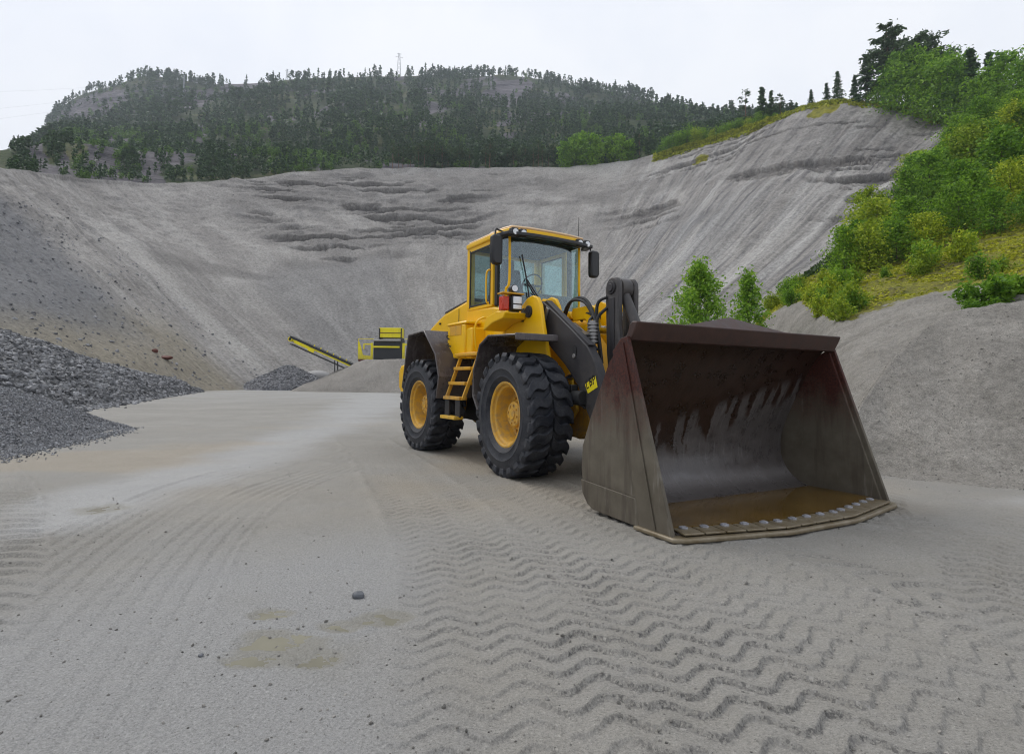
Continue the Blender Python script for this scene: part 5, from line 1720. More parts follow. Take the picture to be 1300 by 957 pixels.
for y0, y1 in ((-0.19, -0.11), (0.08, 0.15)):
    bc = part('bell_crank', MB().prism(bell, y0, y1), 'arm_worn', 0.018)
    part('crank_rib', MB().prism([(0.74, 2.28), (0.86, 2.28), (0.86, 1.3), (0.80, 1.3)], y0 - 0.012, y0 - 0.001), 'arm_grey', 0.004, parent=bc)
b = MB(); b.cyl((0.80, -0.225, 2.41), (0.80, 0.18, 2.41), 0.055, 20); b.cyl((0.80, -0.192, 2.41), (0.80, -0.21, 2.41), 0.085, 20)
part('crank_pin', b, 'arm_grey', 0.008)
b = MB(); b.cyl((0.80, -0.095, 2.41), (0.80, 0.065, 2.41), 0.13, 24); b.cyl((0.82, -0.015, 2.37), (1.50, -0.015, 1.10), 0.068, 18); b.cyl((1.52, -0.11, 1.06), (1.52, 0.11, 1.06), 0.13, 20)
part('bucket_link', b, 'arm_worn', 0.008)
# tilt cylinder, hood of the front frame and yellow hose bracket
b = MB(); b.cyl((-0.85, -0.02, 2.06), (0.20, -0.02, 1.93), 0.115, 24); b.cyl((0.17, -0.02, 1.935), (0.22, -0.02, 1.928), 0.135, 24)
c_ = part('tilt_cylinder', b, 'yellow_paint', 0.012)
part('cylinder_rod', MB().cyl((0.22, -0.02, 1.93), (0.72, -0.02, 1.87), 0.06, 16), 'chrome', 0, parent=c_)
b = MB(); b.prism([(-1.2, 2.02), (-1.2, 2.24), (-0.9, 2.30), (-0.25, 2.22), (-0.2, 2.12), (-0.9, 2.10)], -0.12, 0.34)
part('frame_cover', b, 'yellow_paint', 0.02)
b = MB(); b.prism([(-0.62, 2.2), (-0.60, 2.36), (-0.52, 2.42), (-0.44, 2.40), (-0.40, 2.28), (-0.42, 2.16)], -0.42, -0.34)
part('lifting_lug', b, 'yellow_paint', 0.015)
b = MB(); b.prism([(-0.10, 2.16), (-0.06, 2.24), (0.36, 2.24), (0.47, 2.20), (0.52, 1.95), (0.46, 1.72), (0.36, 1.74), (0.30, 1.98), (0.24, 2.06), (-0.04, 2.06)], -0.20, -0.14)
part('hose_bracket', b, 'yellow_paint', 0.012)
# hydraulic block, spring and hoses
b = MB()
for k in range(6):
    b.cyl((0.60, -0.33, 1.72 + 0.045 * k), (0.60, -0.33, 1.745 + 0.045 * k), 0.075, 14)
b.cyl((0.60, -0.33, 1.70), (0.60, -0.33, 2.0), 0.05, 12)
part('position_sensor', b, 'bare_steel', 0.0)
b = MB(); b.box((0.25, -0.33, 1.86), (0.5, 0.2, 0.10), ('Y', 0.55)); b.box((0.45, -0.33, 1.80), (0.12, 0.24, 0.12), ('Y', 0.5))
part('valve_block', b, 'bare_steel', 0.008)
hoses = [[(-0.25, -0.25, 2.10), (-0.05, -0.27, 2.30), (0.15, -0.27, 2.33), (0.33, -0.25, 2.26), (0.50, -0.24, 2.05)],
         [(-0.30, -0.17, 2.12), (-0.08, -0.22, 2.33), (0.17, -0.22, 2.36), (0.36, -0.22, 2.26), (0.56, -0.26, 2.0)],
         [(0.50, -0.24, 2.08), (0.50, -0.32, 1.98), (0.62, -0.34, 1.70), (0.72, -0.34, 1.50)],
         [(-0.35, -0.45, 2.20), (0.10, -0.42, 1.98), (0.50, -0.42, 1.78), (0.75, -0.40, 1.55)],
         [(-0.35, -0.37, 2.15), (0.10, -0.36, 2.00), (0.45, -0.36, 1.84), (0.70, -0.34, 1.62)],
         [(0.30, -0.64, 1.30), (0.50, -0.68, 1.10), (0.70, -0.66, 0.98), (0.82, -0.60, 0.90)],
         [(0.72, -0.20, 2.30), (0.60, -0.26, 2.22), (0.60, -0.27, 1.9), (0.66, -0.27, 1.6), (0.70, -0.30, 1.3)],
         [(0.72, -0.20, 2.16), (0.62, -0.28, 2.02), (0.68, -0.29, 1.75), (0.72, -0.28, 1.45)],
         [(0.10, -0.16, 2.05), (0.25, -0.18, 2.14), (0.42, -0.20, 2.08), (0.55, -0.22, 1.85)],
         [(0.20, -0.66, 1.42), (0.42, -0.70, 1.20), (0.62, -0.68, 1.04), (0.78, -0.62, 0.98)]]
for h in hoses:
    part('hydraulic_hose', MB().tube(h, 0.021, 8), 'black_rubber', 0)
b = MB(); b.cyl((0.66, -0.66, 1.02), (0.86, -0.66, 1.02), 0.09, 16); b.box((0.60, -0.66, 1.08), (0.14, 0.1, 0.2))
part('hose_coupling', b, 'black_rubber', 0.01)
# sticker on the arm, black letters on yellow
st_c = [(0.835, 1.185), (1.045, 1.285), (1.085, 1.155), (0.895, 1.075)]
stk = part('warning_sticker', MB().prism(st_c, -0.6245, -0.6215), 'sticker_yellow', 0)
st_o = Vector((0.862, 1.115)); st_u = Vector((0.208, 0.092)); st_v = Vector((-0.030, 0.112))


def stroke(p0, p1, w=0.075):
    a = st_o + st_u * p0[0] + st_v * p0[1]; c = st_o + st_u * p1[0] + st_v * p1[1]
    d = (c - a).normalized(); n = Vector((-d.y, d.x)) * 0.0075; a -= d * 0.006; c += d * 0.006
    return [(a - n)[:], (c - n)[:], (c + n)[:], (a + n)[:]]


LET = {'L': [((0, .85), (0, .1)), ((0, .1), (.16, .1))], 'B': [((0, .1), (0, .9)), ((0, .9), (.16, .8)), ((.16, .8), (.16, .6)), ((.16, .6), (0, .5)), ((.16, .45), (0, .5)), ((.16, .45), (.18, .2)), ((.18, .2), (0, .1))],
       'P': [((0, .1), (0, .9)), ((0, .9), (.18, .8)), ((.18, .8), (.18, .55)), ((.18, .55), (0, .45))]}
for ch_, ox in (('L', 0.10), ('B', 0.42), ('P', 0.72)):
    b = MB()
    for p0, p1 in LET[ch_]:
        b.prism(stroke((p0[0] + ox, p0[1]), (p1[0] + ox, p1[1])), -0.6262, -0.6247)
    part('letter', b, 'sticker_black', 0, parent=stk)

# ---- headlamps on brackets beside the towers
for s in (-1, 1):
    b = MB(); b.prism([(-1.05, 1.95), (-0.95, 2.14), (-0.60, 2.20), (-0.34, 2.16), (-0.40, 2.08), (-0.75, 2.04)], min(.76 * s, 1.12 * s), max(.76 * s, 1.12 * s))
    part('lamp_bracket', b, 'yellow_paint', 0.015)
    h = part('headlamp', MB().box((-0.42, s * 0.925, 2.30), (0.14, 0.17, 0.22)), 'black_plastic', 0.02)
    b = MB(); b.box((-0.345, s * 0.925, 2.335), (0.02, 0.13, 0.10)); b.box((-0.345, s * 0.925, 2.24), (0.02, 0.13, 0.06))
    part('lens', b, 'lamp_lens', 0.006, parent=h)
    part('turn_signal', MB().box((-0.44, s * 1.085, 2.29), (0.13, 0.11, 0.20)), 'red_plastic', 0.02)
    part('lamp_guard', MB().box((-0.42, s * 0.99, 2.427), (0.17, 0.34, 0.02)), 'yellow_paint_worn', 0.005)
    b = MB(); b.cyl((-0.46, s * 0.96, 2.50), (-0.36, s * 0.96, 2.50), 0.055, 14); b.box((-0.42, s * 0.96, 2.45), (0.04, 0.04, 0.04))
    w = part('work_lamp', b, 'black_plastic', 0.004)
    part('lens', MB().cyl((-0.36, s * 0.96, 2.50), (-0.353, s * 0.96, 2.50), 0.045, 14), 'lamp_lens', 0, parent=w)
part('side_marker', MB().cyl((-1.13, -0.77, 2.05), (-1.13, -0.79, 2.05), 0.035, 12), 'orange_plastic', 0.004)

# ---- rear frame, hood, counterweight
b = MB(); b.prism([(-1.75, 0.65), (-1.75, 1.35), (-2.3, 1.5), (-4.6, 1.5), (-4.7, 0.8), (-3.9, 0.55), (-2.4, 0.5)], -0.42, 0.42)
b.box((-2.05, 0, 1.62), (0.8, 1.3, 0.3))
part('rear_frame', b, 'chassis_dark', 0.02, True)
hoodp = [(-2.50, 1.45), (-2.50, 2.60), (-2.62, 2.62), (-3.55, 2.475), (-3.80, 2.40), (-4.15, 2.27), (-4.55, 2.05), (-4.78, 1.75), (-4.82, 1.40), (-4.80, 1.2)]
hd = part('engine_hood', MB().prism(hoodp, -0.66, 0.66), 'yellow_paint', 0.05, True)
part('hood_grille', MB().prism([(-2.52, 2.625), (-2.52, 2.66), (-3.56, 2.515), (-3.60, 2.475)], -0.64, 0.64), 'fender_grey', 0.01, parent=hd)
part('hood_seam', MB().box((-2.92, -0.664, 2.1), (0.012, 0.006, 0.8)), 'chassis_dark', 0, parent=hd)
part('hood_latch', MB().box((-3.72, -0.668, 2.30), (0.07, 0.016, 0.03)), 'black_plastic', 0, parent=hd)
b = MB(); b.prism([(-4.35, 0.95), (-4.35, 1.50), (-4.6, 1.56), (-4.95, 1.52), (-5.08, 1.40), (-5.06, 1.05), (-4.9, 0.92)], -0.98, 0.98)
part('counterweight', b, 'yellow_paint', 0.05, True)
for s in (-1, 1):
    b = MB(); b.strip([(-3.92, 1.10), (-3.66, 2.05), (-2.92, 2.085), (-2.42, 1.66), (-2.26, 1.28), (-2.34, 0.92)], -0.03, min(.68 * s, 1.34 * s), max(.68 * s, 1.34 * s))
    part('rear_fender', b, 'fender_grey', 0.015, True)
    # tank and step box beside the hood
    b = MB(); b.box((-2.32, s * 0.80, 1.86), (0.66, 0.42, 0.56)); b.box((-2.30, s * 0.80, 2.165), (0.74, 0.44, 0.05)); b.box((-1.95, s * 0.80, 1.82), (0.3, 0.36, 0.5))
    part('side_tank', b, 'yellow_paint', 0.025, True)
    part('tank_recess', MB().box((-2.32, s * 1.012, 2.05), (0.42, 0.008, 0.16)), 'yellow_paint_worn', 0, True)
    for hk in ([(-2.58, s * 1.03, 1.98), (-2.50, s * 1.10, 1.96), (-2.46, s * 1.06, 1.90)], [(-2.55, s * 1.03, 1.84), (-2.46, s * 1.10, 1.82), (-2.42, s * 1.05, 1.78)]):
        part('fender_hook', MB().tube(hk, 0.012, 6), 'chassis_dark', 0, True)
    # ladder leaning outwards
    def lad(t): return (s * (0.95 + 0.28 * t), 1.66 - 0.74 * t)
    b = MB()
    for x in (-2.18, -1.58):
        y0, z0 = lad(0); y1, z1 = lad(1)
        b.prism([(y0 - .03, z0), (y0 + .03, z0), (y1 + .03, z1), (y1 - .03, z1)], x - 0.02, x + 0.02, 'x')
    ladr = part('ladder', b, 'yellow_paint_worn', 0.006, True)
    for t in (0.02, 0.34, 0.66, 0.97):
        y, z = lad(t)
        part('tread', MB().box((-1.88, y, z), (0.58, 0.14, 0.05)), 'yellow_paint_worn', 0.006, parent=ladr)
    y, z = lad(1)
    for x in (-2.10, -1.72):
        part('rubber_strap', MB().box((x, y + 0.01 * s, z - 0.14), (0.16, 0.03, 0.26)), 'chassis_dark', 0.004, parent=ladr)
    part('lower_tread', MB().box((-1.93, y + 0.02 * s, z - 0.28), (0.52, 0.16, 0.05)), 'yellow_paint', 0.006, parent=ladr)
    rl = MB(); rl.tube([(-1.50, s * 0.99, 1.64), (-1.50, s * 1.06, 1.75), (-1.50, s * 1.08, 2.05), (-1.50, s * 0.98, 2.18), (-1.50, s * 0.80, 2.2)], 0.016, 8)
    part('hand_rail', rl, 'yellow_paint', 0, True)
    pf = MB(); pf.box((-1.80, s * 0.90, 1.63), (0.85, 0.34, 0.05)); pf.box((-1.42, s * 0.92, 1.57), (0.12, 0.30, 0.16))
    part('cab_platform', pf, 'yellow_paint_worn', 0.01, True)

# ---- cab
cabp = [(-2.48, 1.66), (-2.48, 2.44), (-1.58, 2.40), (-1.34, 2.36), (-1.16, 2.28), (-1.12, 2.10), (-1.22, 1.82), (-1.42, 1.66)]
cab = part('cab_body', MB().prism(cabp, -0.74, 0.74), 'yellow_paint', 0.04, True)
b = MB()
for s in (-1, 1):
    b.box((-2.40, s * 0.70, 2.95), (0.13, 0.09, 1.06)); b.box((-1.60, s * 0.71, 2.95), (0.085, 0.07, 1.06)); b.box((-2.0, s * 0.71, 3.445), (0.85, 0.07, 0.08)); b.box((-2.0, s * 0.71, 2.43), (0.82, 0.07, 0.06))
b.box((-2.42, 0, 3.445), (0.09, 1.36, 0.08))
part('cab_posts', b, 'yellow_paint', 0.012, parent=cab)
for s in (-1, 1):
    part('pillar_seal', MB().box((-1.47, s * 0.715, 2.93), (0.085, 0.05, 1.06)), 'black_rubber', 0.01, parent=cab)
for s in (-1, 1):
    b = MB(); b.tube([(-1.20, s * 0.70, 2.36), (-1.20, s * 0.715, 2.62), (-1.16, s * 0.68, 2.75), (-1.16, s * 0.68, 3.44)], 0.021, 8)
    part('front_pillar', b, 'yellow_paint', 0, parent=cab)
    part('door_window', MB().box((-1.995, s * 0.735, 2.935), (0.72, 0.008, 0.96)), 'cab_glass', 0, parent=cab)
    b = MB()
    for (x0, z0, x1, z1) in ((-2.345, 2.935, .03, .99), (-1.645, 2.935, .03, .99), (-1.995, 3.40, .70, .03), (-1.995, 2.47, .70, .03)):
        b.box((x0, s * 0.74, z0), (x1, 0.02, z1))
    part('window_seal', b, 'black_rubber', 0.004, parent=cab)
    part('corner_window', MB().strip([(-1.43, s * 0.712), (-1.30, s * 0.70), (-1.18, s * 0.66)], 0.006, 2.36, 3.43, 'z'), 'cab_glass', 0, parent=cab)
    gr_ = MB(); gr_.tube([(-1.63, s * 0.78, 2.46), (-1.63, s * 0.82, 2.50), (-1.63, s * 0.82, 2.92), (-1.60, s * 0.77, 2.99)], 0.015, 8)
    part('grab_rail', gr_, 'yellow_paint', 0, parent=cab)
ws = [(-1.18, -0.66), (-1.12, -0.5), (-1.08, -0.25), (-1.07, 0), (-1.08, 0.25), (-1.12, 0.5), (-1.18, 0.66)]
part('windscreen', MB().strip(ws, -0.008, 2.30, 3.43, 'z'), 'cab_glass', 0, parent=cab)
part('rear_window', MB().box((-2.44, 0, 2.95), (0.008, 1.28, 0.92)), 'cab_glass', 0, parent=cab)
part('screen_seal', MB().strip([(x + 0.004, y) for x, y in ws], -0.03, 2.27, 2.31, 'z'), 'black_rubber', 0, parent=cab)
# roof
rp = [(-2.54, -0.66), (-2.46, -0.77), (-1.25, -0.79), (-1.06, -0.74), (-1.00, -0.4), (-0.985, 0), (-1.00, 0.4), (-1.06, 0.74), (-1.25, 0.79), (-2.46, 0.77), (-2.54, 0.66)]
rf = part('cab_roof', MB().prism(rp, 3.475, 3.56, 'z'), 'yellow_paint', 0.02, parent=cab)
b = MB(); b.prism([(x * 0.985 - 0.02, y * 0.95) for x, y in rp], 3.558, 3.605, 'z')
rt = part('roof_cap', b, 'roof_top', 0.03, parent=cab)
b = MB(); b.strip([(x + 0.0, y) for x, y in rp[2:9]], -0.10, 3.425, 3.478, 'z')
part('roof_visor', b, 'black_plastic', 0.008, parent=cab)
part('roof_lining', MB().box((-1.78, 0, 3.46), (1.3, 1.36, 0.025)), 'seat_fabric', 0, parent=cab)
for s in (-1, 1):
    for y in (0.55, 0.70):
        part('roof_lamp', MB().box((-1.01, s * y, 3.475), (0.10, 0.12, 0.13)), 'black_plastic', 0.015, parent=cab)
        part('lens', MB().cyl((-0.961, s * y, 3.475), (-0.950, s * y, 3.475), 0.046, 16), 'lamp_lens', 0, parent=cab)
b = MB(); b.lathe([(0.075, 0), (0.075, 0.1), (0.06, 0.13), (0.0, 0.14)], n=20)
b.v = [(x - 1.74, z - 0.42, y + 3.605) for x, y, z in b.v]
part('beacon', b, 'orange_plastic', 0, parent=cab)
b = MB(); b.prism([(-2.12, 3.60), (-2.05, 3.70), (-1.93, 3.72), (-1.88, 3.60)], -0.56, -0.30)
part('air_inlet', b, 'pale_plastic', 0.015, parent=cab)
part('antenna', MB().tube([(-1.3, 0.76, 3.56), (-1.3, 0.78, 3.8), (-1.31, 0.79, 4.02)], [0.007, 0.005, 0.003], 6), 'black_rubber', 0, parent=cab)
# mirrors
for s in (-1, 1):
    arm = MB(); arm.tube([(-1.20, s * 0.74, 3.50), (-1.18, s * 0.86, 3.52), (-1.17, s * 0.93, 3.49), (-1.17, s * 0.94, 3.05)], 0.014, 8)
    m_ = part('mirror_arm', arm, 'black_plastic', 0, parent=cab)
    b = MB(); b.prism([(s * 0.875, 2.96), (s * 0.86, 3.02), (s * 0.86, 3.38), (s * 0.88, 3.42), (s * 1.01, 3.42), (s * 1.04, 3.38), (s * 1.04, 3.02), (s * 1.0, 2.96)], -1.16, -1.05, 'x')
    part('mirror', b, 'black_plastic', 0.03, parent=cab)
# wiper
b = MB(); b.tube([(-1.05, -0.05, 2.34), (-1.045, -0.30, 2.62), (-1.05, -0.42, 2.78)], 0.010, 6); b.tube([(-1.05, -0.09, 2.34), (-1.045, -0.34, 2.62), (-1.05, -0.44, 2.78)], 0.008, 6)
b.tube([(-1.055, -0.38, 2.50), (-1.055, -0.44, 2.82), (-1.055, -0.52, 3.16)], 0.012, 6)
part('wiper', b, 'black_rubber', 0, parent=cab)
b = MB(); b.cyl((-1.06, -0.07, 2.33), (-1.03, -0.07, 2.33), 0.035, 12)
part('wiper_motor', b, 'black_plastic', 0.004, parent=cab)
# interior
b = MB(); b.box((-2.02, 0, 2.52), (0.50, 0.52, 0.14)); b.prism([(-2.30, 2.50), (-2.40, 3.18), (-2.30, 3.22), (-2.14, 2.58)], -0.25, 0.25); b.box((-2.34, 0, 3.28), (0.09, 0.26, 0.2)); b.box((-2.02, 0, 2.40), (0.36, 0.36, 0.14))
part('driver_seat', b, 'seat_fabric', 0.04, parent=cab)
b = MB(); b.box((-2.0, -0.36, 2.70), (0.5, 0.12, 0.08)); b.box((-1.85, -0.42, 2.58), (0.6, 0.18, 0.2)); b.prism([(-1.35, 2.3), (-1.25, 2.62), (-1.18, 2.6), (-1.15, 2.3)], -0.55, 0.55)
part('console', b, 'black_plastic', 0.02, parent=cab)
b = MB()
n = 28
ring = [(-1.55 + 0.09 * math.sin(2 * math.pi * k / n), 0.19 * math.cos(2 * math.pi * k / n), 2.80 + 0.17 * math.sin(2 * math.pi * k / n)) for k in range(n + 1)]
b.tube(ring, 0.014, 6, cr=False); b.cyl((-1.55, 0, 2.80), (-1.32, 0, 2.42), 0.045, 12); b.box((-1.55, 0, 2.80), (0.05, 0.34, 0.03))
part('steering_wheel', b, 'black_plastic', 0, parent=cab)

# ---- bucket
bk = MB()
shell = [(3.14, 0.048), (2.5, 0.052), (2.32, 0.07), (2.18, 0.12), (2.07, 0.21), (2.0, 0.33), (1.975, 0.47), (2.0, 0.64), (2.09, 0.86), (2.36, 1.36), (2.46, 1.50), (2.57, 1.60), (2.63, 1.70)]
# finer curve
shp = []
for i in range(len(shell) - 1):
    for k in range(4): shp.append(tuple(np.array(shell[i]) * (1 - k / 4) + np.array(shell[i + 1]) * k / 4))
shp.append(shell[-1])
sa = np.array(shp)
for _ in range(4): sa[1:-1] = 0.25 * sa[:-2] + 0.5 * sa[1:-1] + 0.25 * sa[2:]
bk.strip([tuple(p) for p in sa], 0.03, -1.40, 1.40)
bucket = part('bucket', bk, 'bucket_steel', 0, label='wide rust-brown loader bucket with grey scraped inside', sharp=25)
sidep = [(2.60, 1.60), (2.50, 1.545), (2.34, 1.39), (2.06, 0.88), (1.93, 0.60), (1.915, 0.36), (1.95, 0.20), (2.03, 0.09), (2.12, 0.04), (3.12, 0.02)]
bladep = [(2.64, 1.615), (2.56, 1.60), (2.44, 1.49), (2.79, 0.02), (3.17, 0.012)]
wearp = [(1.925, 0.285), (1.955, 0.16), (2.03, 0.075), (2.12, 0.035), (2.765, 0.018), (2.745, 0.245)]
for s in (-1, 1):
    part('side_plate', MB().prism(sidep, *sorted((s * 1.402, s * 1.432))), 'bucket_side_steel', 0.004, parent=bucket)
    part('side_cutter', MB().prism(bladep, *sorted((s * 1.434, s * 1.472))), 'bucket_side_steel', 0.006, parent=bucket)
    part('wear_plate', MB().prism(wearp, *sorted((s * 1.434, s * 1.452))), 'bucket_side_steel', 0.006, parent=bucket)
    part('cutter_rib', MB().prism([(2.585, 1.55), (2.60, 1.56), (2.985, 0.06), (2.965, 0.06)], *sorted((s * 1.473, s * 1.484))), 'bucket_side_steel', 0.002, parent=bucket)
    pass
b = MB(); b.prism([(2.585, 1.575), (2.625, 1.715), (2.665, 1.745), (2.735, 1.735), (2.705, 1.67), (2.650, 1.575)], -1.435, 1.435)
part('top_rail', b, 'bucket_rail', 0.012, parent=bucket, label='rust-red rail along the top of the bucket')
b = MB(); b.add([(2.64, -0.85, 1.735), (2.64, 0.75, 1.735), (2.46, 0.0, 1.885), (2.05, -0.5, 1.30), (2.05, 0.5, 1.30)], [(0, 1, 2), (0, 2, 3), (2, 1, 4), (3, 2, 4), (0, 3, 4, 1)])
part('spill_guard', b, 'bucket_rail', 0.006, parent=bucket, label='red-brown peaked guard behind the bucket top')
for y in (-0.62, -0.48, 0.48, 0.62, -0.10, 0.10):
    hinge = [(1.62, 0.18), (1.60, 0.40), (1.955, 0.62), (1.955, 0.32)] if abs(y) > 0.3 else [(1.43, 0.98), (1.46, 1.16), (2.25, 1.25), (2.12, 0.95)]
    part('hinge_ear', MB().prism(hinge, y - 0.03 + (0.10 if 0.4 < y < 0.55 else -0.10 if -0.55 < y < -0.4 else 0.12 * math.copysign(1, y) if abs(y) > 0.6 else 0.04 * math.copysign(1, y)), y + 0.03 + (0.10 if 0.4 < y < 0.55 else -0.10 if -0.55 < y < -0.4 else 0.12 * math.copysign(1, y) if abs(y) > 0.6 else 0.04 * math.copysign(1, y))), 'bucket_side_steel', 0.01, parent=bucket)
b = MB(); b.prism([(2.74, -1.50), (3.20, -1.50), (3.26, -1.40), (3.45, -0.45), (3.45, 0.45), (3.26, 1.40), (3.20, 1.50), (2.74, 1.50), (2.80, 1.3), (2.9, 0.5), (2.9, -0.5), (2.80, -1.3)], 0.004, 0.040, 'z')
edge_o = part('cutting_edge', b, 'cutting_edge_steel', 0.012, parent=bucket)
lipc = [(3.235, -1.40), (3.44, -0.45), (3.44, 0.45), (3.235, 1.40)]
ll = [0.0]
for p0, p1 in zip(lipc[:-1], lipc[1:]): ll.append(ll[-1] + math.hypot(p1[0] - p0[0], p1[1] - p0[1]))


def lip_at(d):
    for i in range(3):
        if d <= ll[i + 1] or i == 2:
            t = (d - ll[i]) / (ll[i + 1] - ll[i]); a = Vector(lipc[i]); c = Vector(lipc[i + 1])
            return a + (c - a) * t, math.atan2((c - a).y, (c - a).x)


NB = 15
for k in range(NB):
    d = ll[-1] * (k + 0.5) / NB
    p, an = lip_at(d)
    inw = Vector((-math.sin(an), math.cos(an))); c = p + inw * 0.13
    seg = MB(); seg.box((0, 0, 0), (ll[-1] / NB * 0.93, 0.20, 0.016))
    R = Matrix.Rotation(an, 2); seg.v = [((R @ Vector((x, y))).x + c.x, (R @ Vector((x, y))).y + c.y, z + 0.058) for x, y, z in seg.v]
    part('edge_segment', seg, 'cutting_edge_steel', 0.005, parent=bucket)
    bolt = MB(); c2 = p + inw * 0.185; bolt.cyl((c2.x, c2.y, 0.064), (c2.x, c2.y, 0.078), 0.036, 14); bolt.cyl((c2.x, c2.y, 0.078), (c2.x, c2.y, 0.084), 0.022, 6)
    part('edge_bolt', bolt, 'bolt_steel', 0.003, parent=bucket)
# rain water standing in the bucket (a thing inside it)
wp_ = [(2.24, -1.398), (3.02, -1.398), (3.215, -0.45), (3.215, 0.45), (3.02, 1.398), (2.24, 1.398)]
b = MB(); b.prism(wp_, 0.056, 0.0715, 'z')
mw = b.build('muddy_water', MT['muddy_water'], None)
mw.matrix_world = Matrix.Translation(loader.location) @ Matrix.Rotation(loader.rotation_euler.z, 4, 'Z')
tag(mw, 'shallow brown rainwater pooled on the floor of the loader bucket', 'water')

# ================================================================== FAR MACHINES, PYLONS, WIRES, HAZE
# ---- screener on the sand ramp
sc = empty('screener', (-14.05, 62.5, 3.0), 0.0)
tag(sc, 'small yellow and black mobile screener standing on the sand ramp', 'screener')


def sp(name, b, mat, parent=None, bevel=0.0):
    return b.build(name, MT[mat], parent or sc, bevel)


hp_ = sp('hopper', MB().box((0.55, 0, 3.45), (2.55, 1.2, 1.10)), 'machine_yellow', None, 0.04)
sp('hopper_rib', MB().box((0.55, -0.62, 3.42), (2.30, 0.05, 0.07)), 'rusty_red', hp_)
for x in (-0.66, 1.76): sp('hopper_side', MB().prism([(-0.7, 2.7), (-0.7, 3.95), (0.9, 3.95), (0.9, 2.7)], x - 0.05, x + 0.05, 'x'), 'chassis_dark', hp_)
sp('screen_box', MB().box((0.3, 0.2, 1.45), (3.1, 1.8, 2.6)), 'conveyor_belt', None, 0.05)
sp('feed_roller', MB().cyl((-1.2, -0.85, 2.55), (1.75, -0.85, 2.55), 0.14, 16), 'bare_steel')
sp('cross_bar', MB().box((0.2, -0.9, 1.85), (2.9, 0.10, 0.18)), 'machine_yellow')
for s, x in ((-1, -1.45), (1, 2.05)):
    b = MB(); b.box((x, -0.6, 1.2), (0.26, 0.16, 2.2)); b.box((x + s * 0.55, -0.6, 0.62), (1.15, 0.18, 0.34)); b.box((x + s * 0.45, -0.6, 2.15), (0.9, 0.12, 0.16)); b.box((x + s * 0.9, -0.6, 1.9), (0.14, 0.12, 0.6))
    sp('side_frame', b, 'machine_yellow', None, 0.02)
b = MB(); b.prism([(-2.95, 0.5), (-3.0, 2.4), (-2.86, 2.4), (-2.45, 0.95), (-1.6, 0.85), (-1.6, 0.5)], -0.7, -0.5)
sp('walkway_frame', b, 'machine_yellow')
sp('walkway_end', MB().prism([(-2.95, 0.48), (-2.75, -0.1), (-2.2, 0.05), (-2.2, 0.48)], -0.75, -0.45), 'rusty_red')
b = MB()
for z in (2.75,): b.tube([(-2.95, -0.6, z), (-1.3, -0.6, z)], 0.035, 6, cr=False); b.tube([(2.2, -0.6, z), (3.6, -0.6, z)], 0.035, 6, cr=False)
b.tube([(-2.95, -0.6, 2.3), (-2.95, -0.6, 2.75)], 0.035, 6, cr=False); b.tube([(3.4, -0.6, 0.8), (3.4, -0.6, 2.75)], 0.035, 6, cr=False)
sp('guard_rail', b, 'machine_yellow')
sp('engine_pod', MB().box((3.1, -0.3, 1.35), (0.8, 1.0, 1.0)), 'chassis_dark', None, 0.06)
b = MB(); b.box((-0.9, 0.2, 0.15), (0.5, 3.4, 0.6)); sp('track', b, 'chassis_dark', None, 0.1)
b = MB(); b.box((1.5, 0.2, 0.15), (0.5, 3.4, 0.6)); sp('track', b, 'chassis_dark', None, 0.1)

# ---- conveyor left of it
p0 = Vector(at(372, 430, 60)); p1 = Vector(at(443, 462, 60)); dv = (p1 - p0)
cv = empty('conveyor', (p1.x, p1.y, 0.6))
tag(cv, 'narrow black and yellow conveyor rising to the left beside the screener', 'conveyor')
ex = dv.normalized(); ez = Vector((0, 1, 0)).cross(ex) * -1
if ez.z < 0: ez = -ez


def cvp(a, h, y): return p0 + ex * a + ez * h + Vector((0, y, 0)) - Vector((p1.x, p1.y, 0.6))


Lc = dv.length + 1.8


def beam(a0, a1, h0, h1, y0, y1):
    V = [cvp(a, h, y) for a in (a0, a1) for h in (h0, h1) for y in (y0, y1)]
    return MB().add(V, [(0, 1, 3, 2), (4, 6, 7, 5), (0, 4, 5, 1), (2, 3, 7, 6), (0, 2, 6, 4), (1, 5, 7, 3)])


sp('belt', beam(-0.1, Lc, 0.02, 0.24, -0.72, 0.5), 'conveyor_belt', cv)
sp('belt_return', beam(0.1, Lc - 1.6, -0.62, -0.55, -0.5, 0.5), 'conveyor_belt', cv)
for y in (-0.62, 0.55): sp('side_beam', beam(0.2, Lc, -0.16, 0.0, y, y + 0.07), 'machine_yellow', cv)
sp('head_guard', beam(0.5, 2.2, -0.30, 0.22, -0.70, -0.63), 'machine_yellow', cv)
sp('motor_box', beam(2.2, 2.9, -0.42, -0.05, -0.74, -0.60), 'machine_yellow', cv)
b = MB(); b.cyl(cvp(0, -0.1, -0.72), cvp(0, -0.1, 0.72), 0.24, 18); sp('head_drum', b, 'machine_yellow', cv)
b = MB(); b.cyl(cvp(0, -0.1, -0.76), cvp(0, -0.1, -0.71), 0.14, 14); sp('drum_bearing', b, 'chassis_dark', cv)
for k in range(6):
    a = 2.6 + k * 0.75
    if a < Lc - 0.4: sp('idler_bracket', beam(a, a + 0.10, 0.10, 0.42, -0.66, -0.60), 'machine_yellow', cv)
for y in (-0.5, 0.5): sp('support_leg', MB().tube([cvp(Lc * 0.62, -0.2, y), Vector((cvp(Lc * 0.62, 0, y).x, y, -0.6))], 0.06, 6, cr=False), 'chassis_dark', cv)

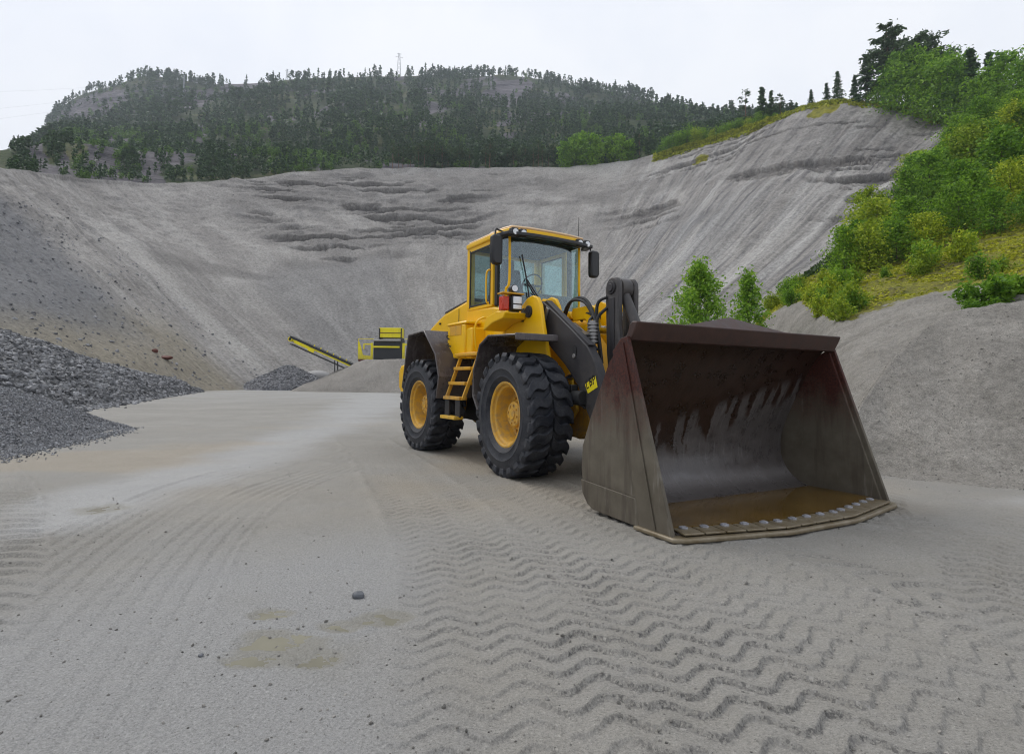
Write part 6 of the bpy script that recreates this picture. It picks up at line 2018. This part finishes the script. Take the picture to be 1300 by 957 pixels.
# ---- power pylons on the hill
pyl = [(506, 102, 68, 515, 'lattice', 'grey lattice power pylon standing highest on the hill skyline'),
       (364, 106, 88, 515, 'lattice', 'small lattice pylon on the skyline left of the highest pylon'),
       (232, 134, 96, 430, 'pole', 'pale power mast among the pines at the left top of the hill')]
for px, py0, py1, D, kind, w in pyl:
    b0 = at(px, py0, D); H = at(px, py1, D)[2] - b0[2]
    e = empty('power_pylon', tuple(b0), 0.3); tag(e, w, 'pylon')
    hw = 0.09 * H if kind == 'lattice' else 0.022 * H
    r = 0.18
    zs = np.linspace(-3, H, 8)
    for sx in (-1, 1):
        for sy in (-1, 1):
            sp('leg', MB().tube([(sx * hw, sy * hw * 0.6, -3), (sx * hw * 0.25, sy * hw * 0.2, H)], r, 4, cr=False), 'pylon_steel', e)
    b = MB()
    for k in range(7):
        f0 = 1 - 0.75 * (zs[k] + 3) / (H + 3); f1 = 1 - 0.75 * (zs[k + 1] + 3) / (H + 3)
        for s in (-1, 1): b.tube([(s * hw * f0, -hw * 0.5 * f0, zs[k]), (-s * hw * f1, -hw * 0.5 * f1, zs[k + 1])], r * 0.7, 4, cr=False)
    sp('bracing', b, 'pylon_steel', e)
    ca = 0.13 if kind == 'lattice' else 0.05
    b = MB(); b.tube([(-ca * H, 0, 0.86 * H), (ca * H, 0, 0.86 * H)], r * 0.8, 4, cr=False); b.tube([(-ca * 0.6 * H, 0, 0.98 * H), (ca * 0.6 * H, 0, 0.98 * H)], r * 0.8, 4, cr=False)
    sp('cross_arm', b, 'pylon_steel', e)
for k, (ya, yb, w) in enumerate(((118, 118, 'topmost faint power line sagging across the upper left sky'), (150, 124, 'middle faint power line sagging across the upper left sky'), (168, 130, 'lowest faint power line sagging across the upper left sky'))):
    A = Vector(at(-160, ya, 300)); B = Vector(at(232, yb - 18, 430))
    pts_ = [A + (B - A) * t - Vector((0, 0, 14 * 4 * t * (1 - t) * 0.25)) for t in np.linspace(0, 1, 14)]
    tag(MB().tube(pts_, 0.035, 4, cr=False).build('power_line', MT['pylon_steel']), w, 'power line')

# ---- damp air
hz = MB().box((0, 0, 190), (1580, 1580, 394)).build('haze', MT['chrome'])
hz.data.materials.clear()
hmz = bpy.data.materials.new('damp_air'); hmz.use_nodes = True
for n in list(hmz.node_tree.nodes): hmz.node_tree.nodes.remove(n)
ho = hmz.node_tree.nodes.new('ShaderNodeOutputMaterial'); pv = hmz.node_tree.nodes.new('ShaderNodeVolumePrincipled')
pv.inputs['Color'].default_value = (0.80, 0.86, 0.95, 1); pv.inputs['Density'].default_value = 0.00042; pv.inputs['Anisotropy'].default_value = 0.1
hmz.node_tree.links.new(pv.outputs[0], ho.inputs['Volume'])
hz.data.materials.append(hmz)
tag(hz, 'thin damp air over the quarry and the hill', 'haze', kind='stuff')
